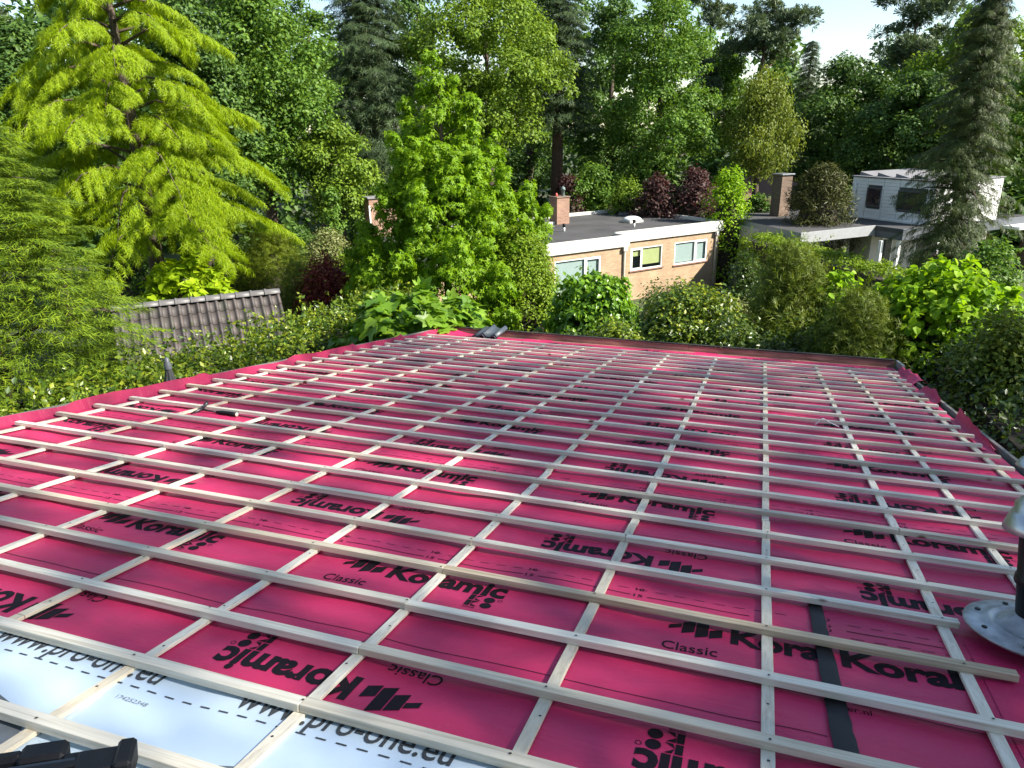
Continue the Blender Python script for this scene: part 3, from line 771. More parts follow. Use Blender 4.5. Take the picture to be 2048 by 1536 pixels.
MB().box(-8.6, -6.051, 4.50, 4.68, 2.864, 2.98).build('roof_kerb', M_FASC, brick, bevel=0.006)
MB().box(-8.78, -8.6, 4.50, DEP - 0.1, 2.864, 2.98).build('roof_kerb', M_FASC, brick, bevel=0.006)
dm = MB(); dm.box(-3.15, -2.35, 2.6, 3.3, 2.864, 2.96); dk = dm.build('skylight_kerb', M_FASC, brick)
MB().lathe([(0.50, 2.96), (0.52, 3.00), (0.42, 3.07), (0.25, 3.12), (0.0, 3.14)], 24, lambda x, y, z: (x * 0.9 - 2.75, y * 0.8 + 2.95, z)).build('skylight_dome', M_DOME, dk, True)
for x, y in ((-7.1, 2.3), (-3.85, 1.5)):
    pp = MB().tube([(x, y, 2.86), (x, y, 3.06)], 0.05, 10).build('vent_pipe', M_FRM, brick, True)
    MB().tube([(x, y, 3.06), (x, y, 3.10), (x, y, 3.14), (x, y, 3.20)], [0.075, 0.055, 0.075, 0.06], 10).build('cap', M_TAPE, pp, True)
MB().box(-1.5, -1.0, 5.2, 5.5, 2.864, 2.97).build('roof_vent', M_LEAD, brick, bevel=0.01)
# chimney breast on the left end
cl = MB().box(-14.55, -13.35, 5.85, 6.45, 2.86, 4.45).build('chimney', M_BRKR, brick)
MB().box(-14.62, -13.28, 5.78, 6.52, 4.452, 4.52).build('cap', M_LEAD, cl, bevel=0.01)
MB().tube([(-14.6, 5.7, 2.9), (-14.6, 5.7, 4.2)], 0.035, 8).build('flue', M_FRM, cl, True)
for y0, y1 in ((2.2, 3.0),):
    MB().box(XL - 0.03, XL + 0.05, y0, y1, 0.1, 2.2).build('door', M_SILL, brick)

# white house with clad upper storey
M_CLAD = plain('white_cladding', (0.80, 0.80, 0.78), 0.5, 0.05, 3, bmp=0.05)
M_DKF = plain('dark_fascia', (0.085, 0.095, 0.11), 0.5, 0.1)
M_GRYF = plain('grey_fascia', (0.26, 0.27, 0.28), 0.55, 0.1)
M_PLAS = plain('grey_render', (0.42, 0.40, 0.36), 0.8, 0.08)
white = thing('white_house', 'flat roofed modern house with white clad upper storey behind the tall drooping conifer', 'house', (1.117, 22.364, 0), math.radians(44.0))
WB = 2.72
MB().prism([(0, 0), (4.3, 0), (4.3, -1.35), (11.0, -1.35), (13.0, -1.35), (13.0, 6.5), (0.9, 6.5), (0.9, 5.0)], WB, 2.90).build('roof', M_FELT, white)
MB().box(0.02, 4.30, -0.06, -0.003, 2.50, 2.93).build('fascia', M_GRYF, white, bevel=0.006)
MB().box(4.32, 13.0, -1.41, -1.353, 2.45, 2.92).build('fascia', M_DKF, white, bevel=0.006)
MB().box(4.303, 4.36, -1.35, -0.07, 2.45, 2.92).build('fascia', M_DKF, white, bevel=0.006)
MB().add([(-0.003, 0, 2.5), (0.88, 5.0, 2.5), (0.88, 5.0, 2.93), (-0.003, 0, 2.93)], [(0, 1, 2, 3)]).build('fascia', M_GRYF, white)
MB().box(0.5, 4.0, 0.9, 6.3, 0, WB - 0.003).build('wall', M_PLAS, white)
MB().box(4.6, 12.5, 0.3, 6.3, 0, WB - 0.003).build('wall', M_PLAS, white)
for x0, x1 in ((0.9, 1.9), (2.0, 2.95), (3.05, 3.55)):
    g = MB().box(x0, x1, 0.80, 0.895, 0.2, 2.35); wd = g.build('window', M_FRM, white)
    MB().box(x0 + 0.06, x1 - 0.06, 0.785, 0.797, 0.3, 2.28).build('pane', M_GLS, wd)
for x0, x1 in ((5.2, 5.9), (7.4, 8.6)):
    g = MB().box(x0, x1, 0.22, 0.297, 0.1, 2.3); wd = g.build('door', M_FRM, white)
    MB().box(x0 + 0.07, x1 - 0.07, 0.205, 0.217, 0.15, 2.2).build('pane', M_GLS, wd)
for x, y in ((3.75, -0.9), (4.45, -1.2), (6.9, -1.2)):
    MB().box(x, x + 0.14, y, y + 0.14, 0, WB - 0.3).build('post', M_FRM, white, bevel=0.005)
# upper storey
SX0, SX1, SY0, SY1, SZ0, SZ1 = 6.05, 10.45, -2.0 + 0.7, 2.95, 2.905, 4.72
MB().box(SX0 + 0.06, SX1 - 0.06, SY0 + 0.06, SY1 - 0.06, SZ0, SZ1 - 0.05).build('upper_wall', M_DKF, white)
def clad(name, ax, a0, a1, fixed, out, holes=()):
    # horizontal boards, each slightly tilted, in one panel
    mb = MB(); nb = 12; hh = (SZ1 - SZ0 - 0.02) / nb
    for k in range(nb):
        z0 = SZ0 + 0.01 + k * hh; z1 = z0 + hh - 0.006
        segs = [(a0, a1)]
        for h0, h1, hz0, hz1 in holes:
            if z1 > hz0 and z0 < hz1:
                segs = [s for p, q in segs for s in ((p, min(q, h0)), (max(p, h1), q)) if s[1] - s[0] > 0.01]
        for p, q in segs:
            o1, o2 = fixed + out * 0.060, fixed + out * 0.040
            if ax == 'y': v = [(fixed, p, z0), (fixed, q, z0), (fixed, q, z1), (fixed, p, z1), (o1, p, z0), (o1, q, z0), (o2, q, z1), (o2, p, z1)]
            else: v = [(p, fixed, z0), (q, fixed, z0), (q, fixed, z1), (p, fixed, z1), (p, o1, z0), (q, o1, z0), (q, o2, z1), (p, o2, z1)]
            mb.add(v, [(4, 5, 6, 7), (0, 1, 5, 4), (3, 7, 6, 2), (0, 4, 7, 3), (1, 2, 6, 5)])
    m = mb.build(name, M_CLAD, white); return m
HW = [(1.30, 2.06, 3.46, 4.30)]; HW2 = [(-0.95, 0.45, 3.42, 4.28)]
ys = [2.95, 2.10, 1.22, 0.42, -0.45, -1.30]
for a, b in zip(ys[:-1], ys[1:]): clad('cladding_panel', 'y', b + 0.012, a - 0.012, SX0 + 0.055, -1, HW + HW2)
xs_ = [6.10, 7.25, 8.35, 9.4, 10.45]
for a, b in zip(xs_[:-1], xs_[1:]): clad('cladding_panel', 'x', a + 0.012, b - 0.012, SY0 + 0.055, -1)
for h0, h1, z0, z1 in HW + HW2:
    f = MB().box(SX0 - 0.03, SX0 + 0.05, h0, h1, z0, z1).build('window', M_DKF, white)
    MB().box(SX0 - 0.036, SX0 - 0.032, h0 + 0.05, h1 - 0.05, z0 + 0.05, z1 - 0.05).build('pane', M_GLS, f)
ro = MB().box(SX0 - 0.05, SX1 + 0.05, SY0 - 0.05, SY1 + 0.05, SZ1 + 0.003, SZ1 + 0.05).build('upper_roof', M_LEAD, white, bevel=0.01)
for k in range(4):
    y = SY1 - 0.9 - k * 0.95
    MB().add([(SX0 + 0.3, y, SZ1 + 0.055), (SX1 - 0.4, y, SZ1 + 0.055), (SX1 - 0.4, y + 0.8, SZ1 + 0.055), (SX0 + 0.3, y + 0.8, SZ1 + 0.055), (SX0 + 0.3, y + 0.78, SZ1 + 0.22), (SX1 - 0.4, y + 0.78, SZ1 + 0.22)],
             [(0, 1, 5, 4), (0, 4, 3), (1, 2, 5), (3, 4, 5, 2)]).build('solar_panel', M_LEAD, white)
MB().tube([(SX0 - 0.05, SY1 - 0.25, SZ1 - 0.25), (SX0 - 0.05, SY1 - 0.25, SZ0 + 0.05)], 0.04, 8).build('downpipe', M_FRM, white, True)
MB().box(SX0 - 0.09, SX0 - 0.01, SY0, SY1, SZ0 + 0.002, SZ0 + 0.06).build('skirting', M_FRM, white)
cw_ = MB().box(3.25, 3.90, 4.55, 5.15, 2.90, 4.80).build('chimney', M_BRKD, white)
MB().box(3.18, 3.97, 4.48, 5.22, 4.803, 4.87).build('cap', M_STEEL, cw_, bevel=0.01)
MB().box(10.8, 13.2, -2.2, -1.43, 2.5, 2.62).build('canopy', M_DOME, white)

# neighbour with a brown hipped roof, mostly hidden by trees
bp = spot0(1515, 47.0); bz = float(at(1515, 396, 47.0)[2]); bt = float(at(1515, 342, 47.0)[2])
nb_ = thing('brown_roofed_house', 'far house with reddish brown hipped roof between the birch and the white house chimney', 'house', bp, math.radians(30))
MB().box(-3.0, 3.0, -3.0, 3.0, 0, bz - 0.003).build('wall', M_BRKD, nb_)
MB().add([(-3.4, -3.4, bz), (3.4, -3.4, bz), (3.4, 3.4, bz), (-3.4, 3.4, bz), (0, 0, bt)], [(0, 1, 4), (1, 2, 4), (2, 3, 4), (3, 0, 4), (3, 2, 1, 0)]).build('roof', plain('brown_roof_tiles', (0.13, 0.075, 0.055), 0.8, 0.3, 9, bmp=0.6), nb_)
for k in (-1.5, 0.6):
    wdw = MB().box(k, k + 1.0, -3.04, -3.003, 0.9, 2.0).build('window', M_FRM, nb_); MB().box(k + 0.07, k + 0.93, -3.052, -3.043, 0.97, 1.93).build('pane', M_GLS, wdw)

# tiled shed on the left
Ra, Rb = Vector(onz(222, 615, 3.72)), Vector(onz(557, 580, 3.72))
rd = (Rb - Ra); LEN = rd.length; rd.normalize()
SHEDA = math.atan2(rd.y, rd.x)
shed = thing('garden_shed', 'garden shed with brown grey pantile roof behind the mixed hedge', 'shed', (Ra.x, Ra.y, 0), SHEDA)
M_PAN = plain('brown_pantile', (0.066, 0.058, 0.056), 0.65, 0.22, 3.0, bmp=0.25)
M_RDG = plain('grey_ridge', (0.085, 0.083, 0.085), 0.5, 0.15, 4, bmp=0.1)
NC, NR = 18, 7; cwid = LEN / NC; TL = 0.34; PITCH_R = math.radians(43)
tv, tf = wave_tile(cwid * 1.04, TL * 1.16, 0.05, 1, 0.012, 10)
# order the profile so the roll sits at the right of each tile; slope falls to local -y
tm = MB().add(tv, tf).mesh('pantile', True); tm.materials.append(M_PAN)
zr = 3.72 - 0.06
cp, sp = math.cos(PITCH_R), math.sin(PITCH_R)
rs = random.Random(3)
_nt = M_PAN.node_tree; _b = _nt.nodes['Principled BSDF']; _src = _b.inputs['Base Color'].links[0].from_socket
_oi = N(_nt, 'ShaderNodeObjectInfo')
_c = mix(_nt, 1.0, _src, ramp(_nt, _oi.outputs['Random'], [(0, (0.68, 0.66, 0.66)), (0.4, (1, 1, 1)), (0.75, (1.12, 1.05, 1.0)), (1, (0.82, 0.90, 0.78))]), 'MULTIPLY')
_c = mix(_nt, ramp(_nt, noise(_nt, coords(_nt, kind='Generated'), 3.0, 5), [(0.58, (0, 0, 0)), (0.75, (0.4, 0.4, 0.4))]), _c, (0.10, 0.11, 0.07))
_nt.links.new(_c, _b.inputs['Base Color'])
for r in range(NR):
    for c in range(NC):
        s0 = (r + 1) * TL + 0.02           # lower end of the tile, measured down the slope
        o = bpy.data.objects.new('pantile', tm); COL.objects.link(o); o.parent = shed
        lift = 0.022 + rs.uniform(-0.002, 0.002)
        o.location = (c * cwid, -s0 * cp, zr - s0 * sp + lift)
        o.rotation_euler = (PITCH_R - math.radians(3.0) + rs.uniform(-0.004, 0.004), 0, rs.uniform(-0.006, 0.006))
for k in range(11):
    a = k * LEN / 11
    q = MB(); n = 8; vs = []; fs = []
    for (x, r) in ((a - 0.01, 0.118), (a + 0.035, 0.118), (a + 0.036, 0.100), (a + LEN / 11 + 0.02, 0.098)):
        for i in range(n + 1):
            w = math.pi * i / n; vs.append((x, r * math.cos(w) * 1.05, zr + 0.005 + r * math.sin(w)))
    for i in range(3):
        for k2 in range(n): fs.append((i * 9 + k2, i * 9 + k2 + 1, i * 9 + 10 + k2, i * 9 + 9 + k2))
    fs.append(tuple(range(9)))
    q.add(vs, fs).build('ridge_tile', M_RDG, shed, True)
se = NR * TL
MB().prism([(0.05, -se * cp + 0.1), (LEN - 0.05, -se * cp + 0.1), (LEN - 0.05, 1.2), (0.05, 1.2)], 0, zr - se * sp - 0.05).build('wall', M_BRKD, shed)
MB().add([(0.02, 0, zr - 0.03), (LEN - 0.02, 0, zr - 0.03), (LEN - 0.02, -se * cp, zr - se * sp - 0.03), (0.02, -se * cp, zr - se * sp - 0.03), (0.02, 1.6, zr - 1.6), (LEN - 0.02, 1.6, zr - 1.6)],
         [(0, 1, 2, 3), (1, 0, 4, 5), (0, 3, 4), (1, 5, 2)]).build('roof_boards', M_BOARD, shed)

# closed parasol between the roof and the hedge
pt = at(335, 730, 9.6)
par = thing('parasol', 'closed dark grey parasol standing beside the left verge of the roof', 'parasol', (pt[0], pt[1], 0))
zt = pt[2]
M_PAR = plain('charcoal_canvas', (0.030, 0.032, 0.035), 0.8, 0.25, 12, bmp=0.3)
MB().tube([(0, 0, 0.0), (0, 0, zt - 0.05)], 0.022, 8).build('pole', M_DKF, par, True)
vs = []; fs = []; seg = 32
for i, (r, z) in enumerate([(0.03, zt - 0.03), (0.045, zt - 0.12), (0.085, zt - 0.35), (0.115, zt - 0.7), (0.13, zt - 1.2), (0.10, zt - 1.6)]):
    for k in range(seg):
        w = 2 * math.pi * k / seg; q = r * (1 + (0.28 if k % 4 == 0 else -0.12 if k % 4 == 2 else 0.05) * min(1, i / 2)); vs.append((q * math.cos(w), q * math.sin(w), z))
for i in range(5):
    for k in range(seg): fs.append((i * seg + k, i * seg + (k + 1) % seg, (i + 1) * seg + (k + 1) % seg, (i + 1) * seg + k))
MB().add(vs, fs).build('canopy', M_PAR, par)
MB().lathe([(0.045, zt - 0.05), (0.045, zt + 0.01), (0.03, zt + 0.04), (0.028, zt + 0.09), (0.0, zt + 0.10)], 12).build('finial', M_DKF, par, True)
MB().lathe([(0.0, 0.0), (0.28, 0.0), (0.28, 0.08), (0.05, 0.12)], 16).build('base', M_DKF, par)
# ------------------------------------------------------------------ foliage machinery
def unit(a): return a / np.maximum(1e-9, np.linalg.norm(a, axis=-1, keepdims=True))
def rdir(rg, n): return unit(rg.normal(size=(n, 3)))
TEMPL = {
    'leaf': ([(0, 0, 0), (0.45, 0.30, 0.07), (1, 0, -0.06), (0.45, -0.30, 0.07)], [(0, 3, 2), (0, 2, 1)]),
    'wide': ([(0, 0, 0), (0.28, 0.40, 0.08), (0.70, 0.30, 0.05), (1, 0, -0.10), (0.70, -0.30, 0.05), (0.28, -0.40, 0.08)], [(0, 5, 4, 3), (0, 3, 2, 1)]),
    'blade': ([(0, 0.05, 0), (0.55, 0.10, 0.03), (1, 0, -0.10), (0.55, -0.10, 0.03), (0, -0.05, 0)], [(0, 4, 3, 2, 1)]),
    'spray': ([(0, 0.025, 0), (0, -0.025, 0), (1.0, 0.0, -0.20), (0.12, 0.0, 0.0), (0.20, 0.0, 0.0), (0.42, 0.34, -0.10), (0.20, 0.0, 0.0), (0.28, 0.0, 0.0), (0.52, -0.34, -0.10),
               (0.38, 0.0, 0.0), (0.46, 0.0, -0.03), (0.72, 0.26, -0.16), (0.46, 0.0, 0.0), (0.54, 0.0, -0.04), (0.80, -0.25, -0.17)],
              [(0, 1, 2), (3, 4, 5), (6, 8, 7), (9, 10, 11), (12, 14, 13)]),
    'needle': ([(0, 0.03, 0), (0, -0.03, 0), (0.5, -0.075, -0.03), (1, 0, -0.15), (0.5, 0.075, -0.03)], [(0, 1, 2, 3, 4)]),
    'tuft': ([(0, 0, 0), (1, 0.42, 0.15), (0.9, 0.20, 0.22), (0, 0, 0), (1.05, 0.08, 0.05), (1.05, -0.1, 0.05), (0, 0, 0), (0.95, -0.28, 0.2), (0.95, -0.5, 0.12), (0, 0, 0), (0.8, 0.1, 0.55), (0.8, -0.12, 0.55)],
             [(0, 2, 1), (3, 5, 4), (6, 8, 7), (9, 11, 10)]),
}
_s = [(0, 0, 0)]; _f = []
for k, (an, ln) in enumerate(((-118, 0.42), (-58, 0.60), (0, 0.68), (58, 0.60), (118, 0.42))):
    a = math.radians(an); i = len(_s)
    for da, r in ((-62, 0.17), (0, ln), (62, 0.17)):
        b = a + math.radians(da); _s.append((0.25 + r * math.cos(b), r * math.sin(b), -0.10 * r if da == 0 else 0.04))
    _f.append((i, i + 1, i + 2))
TEMPL['star'] = (_s[1:], [tuple(q - 1 for q in f) for f in _f])
_l = []; 
for an, r in ((180, 0.30), (125, 0.50), (100, 0.40), (70, 0.66), (45, 0.36), (14, 0.62), (0, 0.80), (-14, 0.62), (-45, 0.36), (-70, 0.66), (-100, 0.40), (-125, 0.50)):
    a = math.radians(an); _l.append((0.35 + r * math.cos(a), r * math.sin(a), 0.10 * abs(math.sin(a)) * r - 0.12 * max(0, math.cos(a)) * r))
TEMPL['fig'] = ([(0.35, 0, 0.0)] + _l, [(0, 1 + i, 1 + (i + 1) % 12) for i in range(12)])
TEMPL['heart'] = ([(0, 0, 0), (-0.10, 0.22, 0.05), (0.12, 0.42, 0.07), (0.50, 0.36, 0.05), (1, 0, -0.12), (0.50, -0.36, 0.05), (0.12, -0.42, 0.07), (-0.10, -0.22, 0.05)], [(0, 4, 3, 2, 1), (0, 7, 6, 5, 4)])

def frames(axis, nrm):
    a = unit(axis); n = unit(nrm - a * (nrm * a).sum(1, keepdims=True)); s = np.cross(n, a); return a, s, n
def leaf_mesh(name, pos, axis, nrm, size, templ, mat, parent=None, smooth=False):
    tv, tf = TEMPL[templ]; tv = np.array(tv, float); K = len(tv); n = len(pos)
    a, s, nn = frames(axis, nrm); size = np.broadcast_to(np.asarray(size, float).reshape(-1, 1, 1), (n, 1, 1))
    V = pos[:, None, :] + size * (tv[None, :, 0:1] * a[:, None, :] + tv[None, :, 1:2] * s[:, None, :] + tv[None, :, 2:3] * nn[:, None, :])
    loops = np.concatenate([np.array(f) for f in tf]); cnt = np.array([len(f) for f in tf])
    LI = (loops[None, :] + (np.arange(n) * K)[:, None]).ravel(); LT = np.tile(cnt, n); LS = np.concatenate([[0], np.cumsum(LT)[:-1]])
    m = bpy.data.meshes.new(name)
    m.vertices.add(n * K); m.vertices.foreach_set('co', V.astype(np.float32).ravel())
    m.loops.add(len(LI)); m.loops.foreach_set('vertex_index', LI.astype(np.int32))
    m.polygons.add(len(LT)); m.polygons.foreach_set('loop_start', LS.astype(np.int32)); m.polygons.foreach_set('loop_total', LT.astype(np.int32))
    m.update(calc_edges=True)
    if smooth: m.polygons.foreach_set('use_smooth', np.ones(len(LT), dtype=bool))
    o = link(name, m, parent, mat); o['kind'] = 'stuff'
    return o

def scatter(rg, cc, cr, outw, per, flat=0.75, up=0.55, droop=0.25, inner=0.35):
    n = len(cc) * per
    idx = np.repeat(np.arange(len(cc)), per); d = rdir(rg, n)
    r = rg.uniform(inner, 1.0, (n, 1)) ** 0.6
    P = cc[idx] + d * r * cr[idx][:, None] * np.array([1, 1, flat])
    nrm = unit(d * 0.6 + outw[idx] * 0.5 + np.array([0, 0, up]) + rg.normal(size=(n, 3)) * 0.45)
    ax = np.cross(nrm, rdir(rg, n)); ax = unit(unit(ax) + d * 0.35 + np.array([0, 0, -droop]))
    return P, ax, nrm
def prof_r(prof, t):
    ts = [p[0] for p in prof]; rs = [p[1] for p in prof]; return np.interp(t, ts, rs)
ROUND = [(0, 0.35), (0.15, 0.78), (0.4, 1.0), (0.65, 0.92), (0.85, 0.62), (1, 0.15)]
TALL = [(0, 0.45), (0.2, 0.85), (0.45, 1.0), (0.7, 0.78), (0.9, 0.42), (1, 0.10)]
CONE = [(0, 0.75), (0.12, 1.0), (0.4, 0.82), (0.7, 0.48), (0.9, 0.2), (1, 0.04)]
DOME = [(0, 0.95), (0.3, 1.0), (0.6, 0.86), (0.85, 0.52), (1, 0.15)]
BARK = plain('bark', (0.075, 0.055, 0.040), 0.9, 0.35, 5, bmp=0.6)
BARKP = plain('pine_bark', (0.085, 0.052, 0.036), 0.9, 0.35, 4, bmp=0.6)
M_CORE = plain('dark_solid_core', (0.030, 0.024, 0.014), 0.95, 0.4, 8, bmp=0.6)  # twig brown for the solid cores added inside shrubs and hedges

def lobed(rg, h0, h1, R, prof, nl, lobe=0.42, squash=0.75, rvar=0.18):
    # lobes through the crown: centres and radii
    C = []; S = []
    for k in range(nl):
        t = ((k + 0.5) / nl) ** 0.9; ang = k * 2.39996 + rg.uniform(-0.3, 0.3)
        r = prof_r(prof, t) * R * rg.uniform(1 - rvar, 1 + rvar); lr = max(0.35 * R * lobe, lobe * R * (0.55 + 0.45 * prof_r(prof, t))) * rg.uniform(0.8, 1.2)
        rr = max(0.0, r - lr * 0.75) * rg.choice([1.0, 1.0, 0.8, 0.45])
        C.append((rr * math.cos(ang), rr * math.sin(ang), h0 + t * (h1 - h0 - lr * squash * 0.6))); S.append(lr)
    return np.array(C), np.array(S)
def crown_clusters(rg, LC, LS, n, squash, cl, core=0.2):
    w = LS ** 2; idx = rg.choice(len(LC), n, p=w / w.sum()); d = rdir(rg, n); d[:, 2] = np.where(d[:, 2] < -0.35, -d[:, 2], d[:, 2]); d = unit(d)
    r = np.where(rg.random(n) < core, rg.uniform(0.2, 0.7, n), rg.uniform(0.8, 1.08, n))[:, None]
    P = LC[idx] + d * r * LS[idx][:, None] * np.array([1, 1, squash])
    return P, cl * rg.uniform(0.6, 1.3, n), d
def trunk_mesh(rg, H, r0, limbs, lean=0.0, z_top=0.85):
    mb = MB(); pts = [(0, 0, -0.1)]; k = 6
    for i in range(1, k + 1): pts.append((rg.normal() * 0.03 * H / 10 + lean * i / k, rg.normal() * 0.03 * H / 10, H * z_top * i / k))
    mb.tube(pts, [r0 * (1.25 if i == 0 else 1 - 0.85 * i / k) for i in range(k + 1)], 9)
    for c in limbs:
        z = max(0.12 * H, min(H * z_top * 0.95, c[2] - 0.30 * math.hypot(c[0], c[1]) - 0.2)); t = z / (H * z_top)
        i = min(k - 1, int(t * k)); f = t * k - i; b = [pts[i][q] * (1 - f) + pts[i + 1][q] * f for q in range(3)]
        mid = [(b[0] + c[0]) / 2, (b[1] + c[1]) / 2, (b[2] + c[2]) / 2 + 0.05 * H * rg.uniform(-0.3, 0.5)]
        rr = r0 * 0.38 * (1 - 0.6 * t); mb.tube([b, mid, list(c)], [rr, rr * 0.6, rr * 0.2], 6)
    return mb
def broadleaf(name, label, pos, H, R, z0, mat, seed, prof=ROUND, nl=16, ncl=260, per=30, leaf=0.28, cl=0.55, lobe=0.42, squash=0.78, templ='leaf', droop=0.25, up=0.5, r0=None, bark=BARK, group=None, cat='tree', core=0.2, lean=0.0, flat=0.75):
    rg = np.random.default_rng(seed)
    t = thing(name, label, cat, pos, rg.uniform(0, 6.28), group)
    LC, LS = lobed(rg, z0, H, R, prof, nl, lobe, squash)
    cc, cr, d = crown_clusters(rg, LC, LS, ncl, squash, cl, core)
    P, ax, nr = scatter(rg, cc, cr, d, per, flat, up, droop)
    P[:, 2] = np.maximum(P[:, 2], 0.05)
    leaf_mesh('crown', P, ax, nr, leaf * rg.uniform(0.65, 1.25, len(P)), templ, mat, t)
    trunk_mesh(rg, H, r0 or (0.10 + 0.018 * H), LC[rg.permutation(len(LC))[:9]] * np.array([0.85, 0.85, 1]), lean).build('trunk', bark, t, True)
    return t
def conifer(name, label, pos, H, R, z0, mat, seed, nb=130, per=26, leaf=0.42, rise=0.10, sag=0.35, power=0.8, prof=None, templ='spray', r0=None, bark=BARK, group=None, hang=0.5, width=0.28, bare=0.12, fill=0.0, down=0.0, vmin=0.62, sticks=2):
    rg = np.random.default_rng(seed)
    t = thing(name, label, 'tree', pos, rg.uniform(0, 6.28), group)
    P = []; A = []; Nn = []; Z = []; tk = MB(); r0 = r0 or 0.09 + 0.016 * H
    tk.tube([(0, 0, -0.1), (rg.normal() * 0.05, rg.normal() * 0.05, H * 0.5), (0, 0, H * 0.98)], [r0 * 1.1, r0 * 0.6, 0.02], 9)
    for k in range(nb):
        q = (k + rg.uniform(0, 1)) / nb; q = q ** 0.85; z = z0 + (H - z0) * q; ang = k * 2.39996 + rg.uniform(-0.25, 0.25)
        L = (R * (1 - q) ** power if prof is None else R * prof_r(prof, q)) * rg.uniform(vmin, 1.15) + 0.12
        if L < 0.15: continue
        dr = np.array([math.cos(ang), math.sin(ang), 0]); sd = np.array([-dr[1], dr[0], 0])
        n = max(5, int(per * (0.35 + 0.65 * L / R)))
        x = rg.uniform(bare, 1.0, n) ** 0.8; zz = rise * x - sag * x * x * (0.6 + 0.4 * L / R)
        sp = (rg.random(n) - 0.5) * 2; w = width * L * np.sin(np.pi * np.clip(0.12 + 0.80 * x, 0, 1)) * 1.0
        p = dr[None] * (x * L)[:, None] + sd[None] * (sp * w)[:, None] + np.array([0, 0, 1])[None] * (z + zz * L - 0.22 * np.abs(sp) * w * (1 + hang))[:, None]
        P.append(p); a = dr[None] * rg.uniform(0.4, 1.1, (n, 1)) + sd[None] * (sp * 0.9)[:, None] + np.array([0, 0, -1])[None] * (hang * rg.uniform(0.3, 1.2, n) + down)[:, None]
        A.append(a); Nn.append(np.array([0, 0, 1])[None] + dr[None] * 0.5 + rg.normal(size=(n, 3)) * 0.30)
        if k % sticks == 0:
            tk.tube([(0, 0, z), tuple(dr * L * 0.5 + np.array([0, 0, z + (rise * 0.5 - sag * 0.25) * L])), tuple(dr * L * 0.9 + np.array([0, 0, z + (rise * 0.9 - sag * 0.81) * L]))], [0.10 * r0 + 0.012 * L, 0.008 * L + 0.006, 0.004], 5)
    P = np.concatenate(P); A = np.concatenate(A); Nn = np.concatenate(Nn); P[:, 2] = np.maximum(P[:, 2], 0.05)
    leaf_mesh('crown', P, A, Nn, leaf * rg.uniform(0.6, 1.25, len(P)), templ, mat, t)
    tk.build('trunk', bark, t, True)
    return t
def pine(name, label, pos, H, R, mat, seed, z0=None, nl=9, group=None, leaf=0.34, ncl=170, per=22):
    rg = np.random.default_rng(seed); z0 = z0 or H * 0.55
    t = thing(name, label, 'tree', pos, rg.uniform(0, 6.28), group)
    LC = []; LS = []
    for k in range(nl):
        q = (k + 0.5) / nl; ang = k * 2.39996 + rg.uniform(-0.4, 0.4); r = R * (0.75 if q < 0.75 else 0.35) * rg.uniform(0.4, 1.0)
        LC.append((r * math.cos(ang), r * math.sin(ang), z0 + (H - z0) * q)); LS.append(R * rg.uniform(0.30, 0.5))
    LC = np.array(LC); LS = np.array(LS)
    cc, cr, d = crown_clusters(rg, LC, LS, ncl, 0.42, 0.42, 0.15)
    P, ax, nr = scatter(rg, cc, cr, d, per, 0.55, 0.7, -0.25)
    leaf_mesh('crown', P, ax, nr, leaf * rg.uniform(0.6, 1.2, len(P)), 'tuft', mat, t)
    trunk_mesh(rg, H, 0.10 + 0.014 * H, LC, 0.0, 0.93).build('trunk', BARKP, t, True)
    return t
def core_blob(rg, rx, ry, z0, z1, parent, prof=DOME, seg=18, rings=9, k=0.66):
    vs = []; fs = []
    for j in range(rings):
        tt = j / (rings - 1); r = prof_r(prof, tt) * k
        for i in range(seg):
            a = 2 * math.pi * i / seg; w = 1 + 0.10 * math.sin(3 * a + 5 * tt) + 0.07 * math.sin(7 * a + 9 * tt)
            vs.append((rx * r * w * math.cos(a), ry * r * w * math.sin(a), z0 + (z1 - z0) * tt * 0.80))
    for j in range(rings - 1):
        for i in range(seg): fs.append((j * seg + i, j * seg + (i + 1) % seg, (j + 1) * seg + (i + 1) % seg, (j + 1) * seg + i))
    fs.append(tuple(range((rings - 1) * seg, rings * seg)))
    return MB().add(vs, fs).build('light_block_core', M_CORE, parent, True)  # solid core added inside the leaves to stop light leaking through
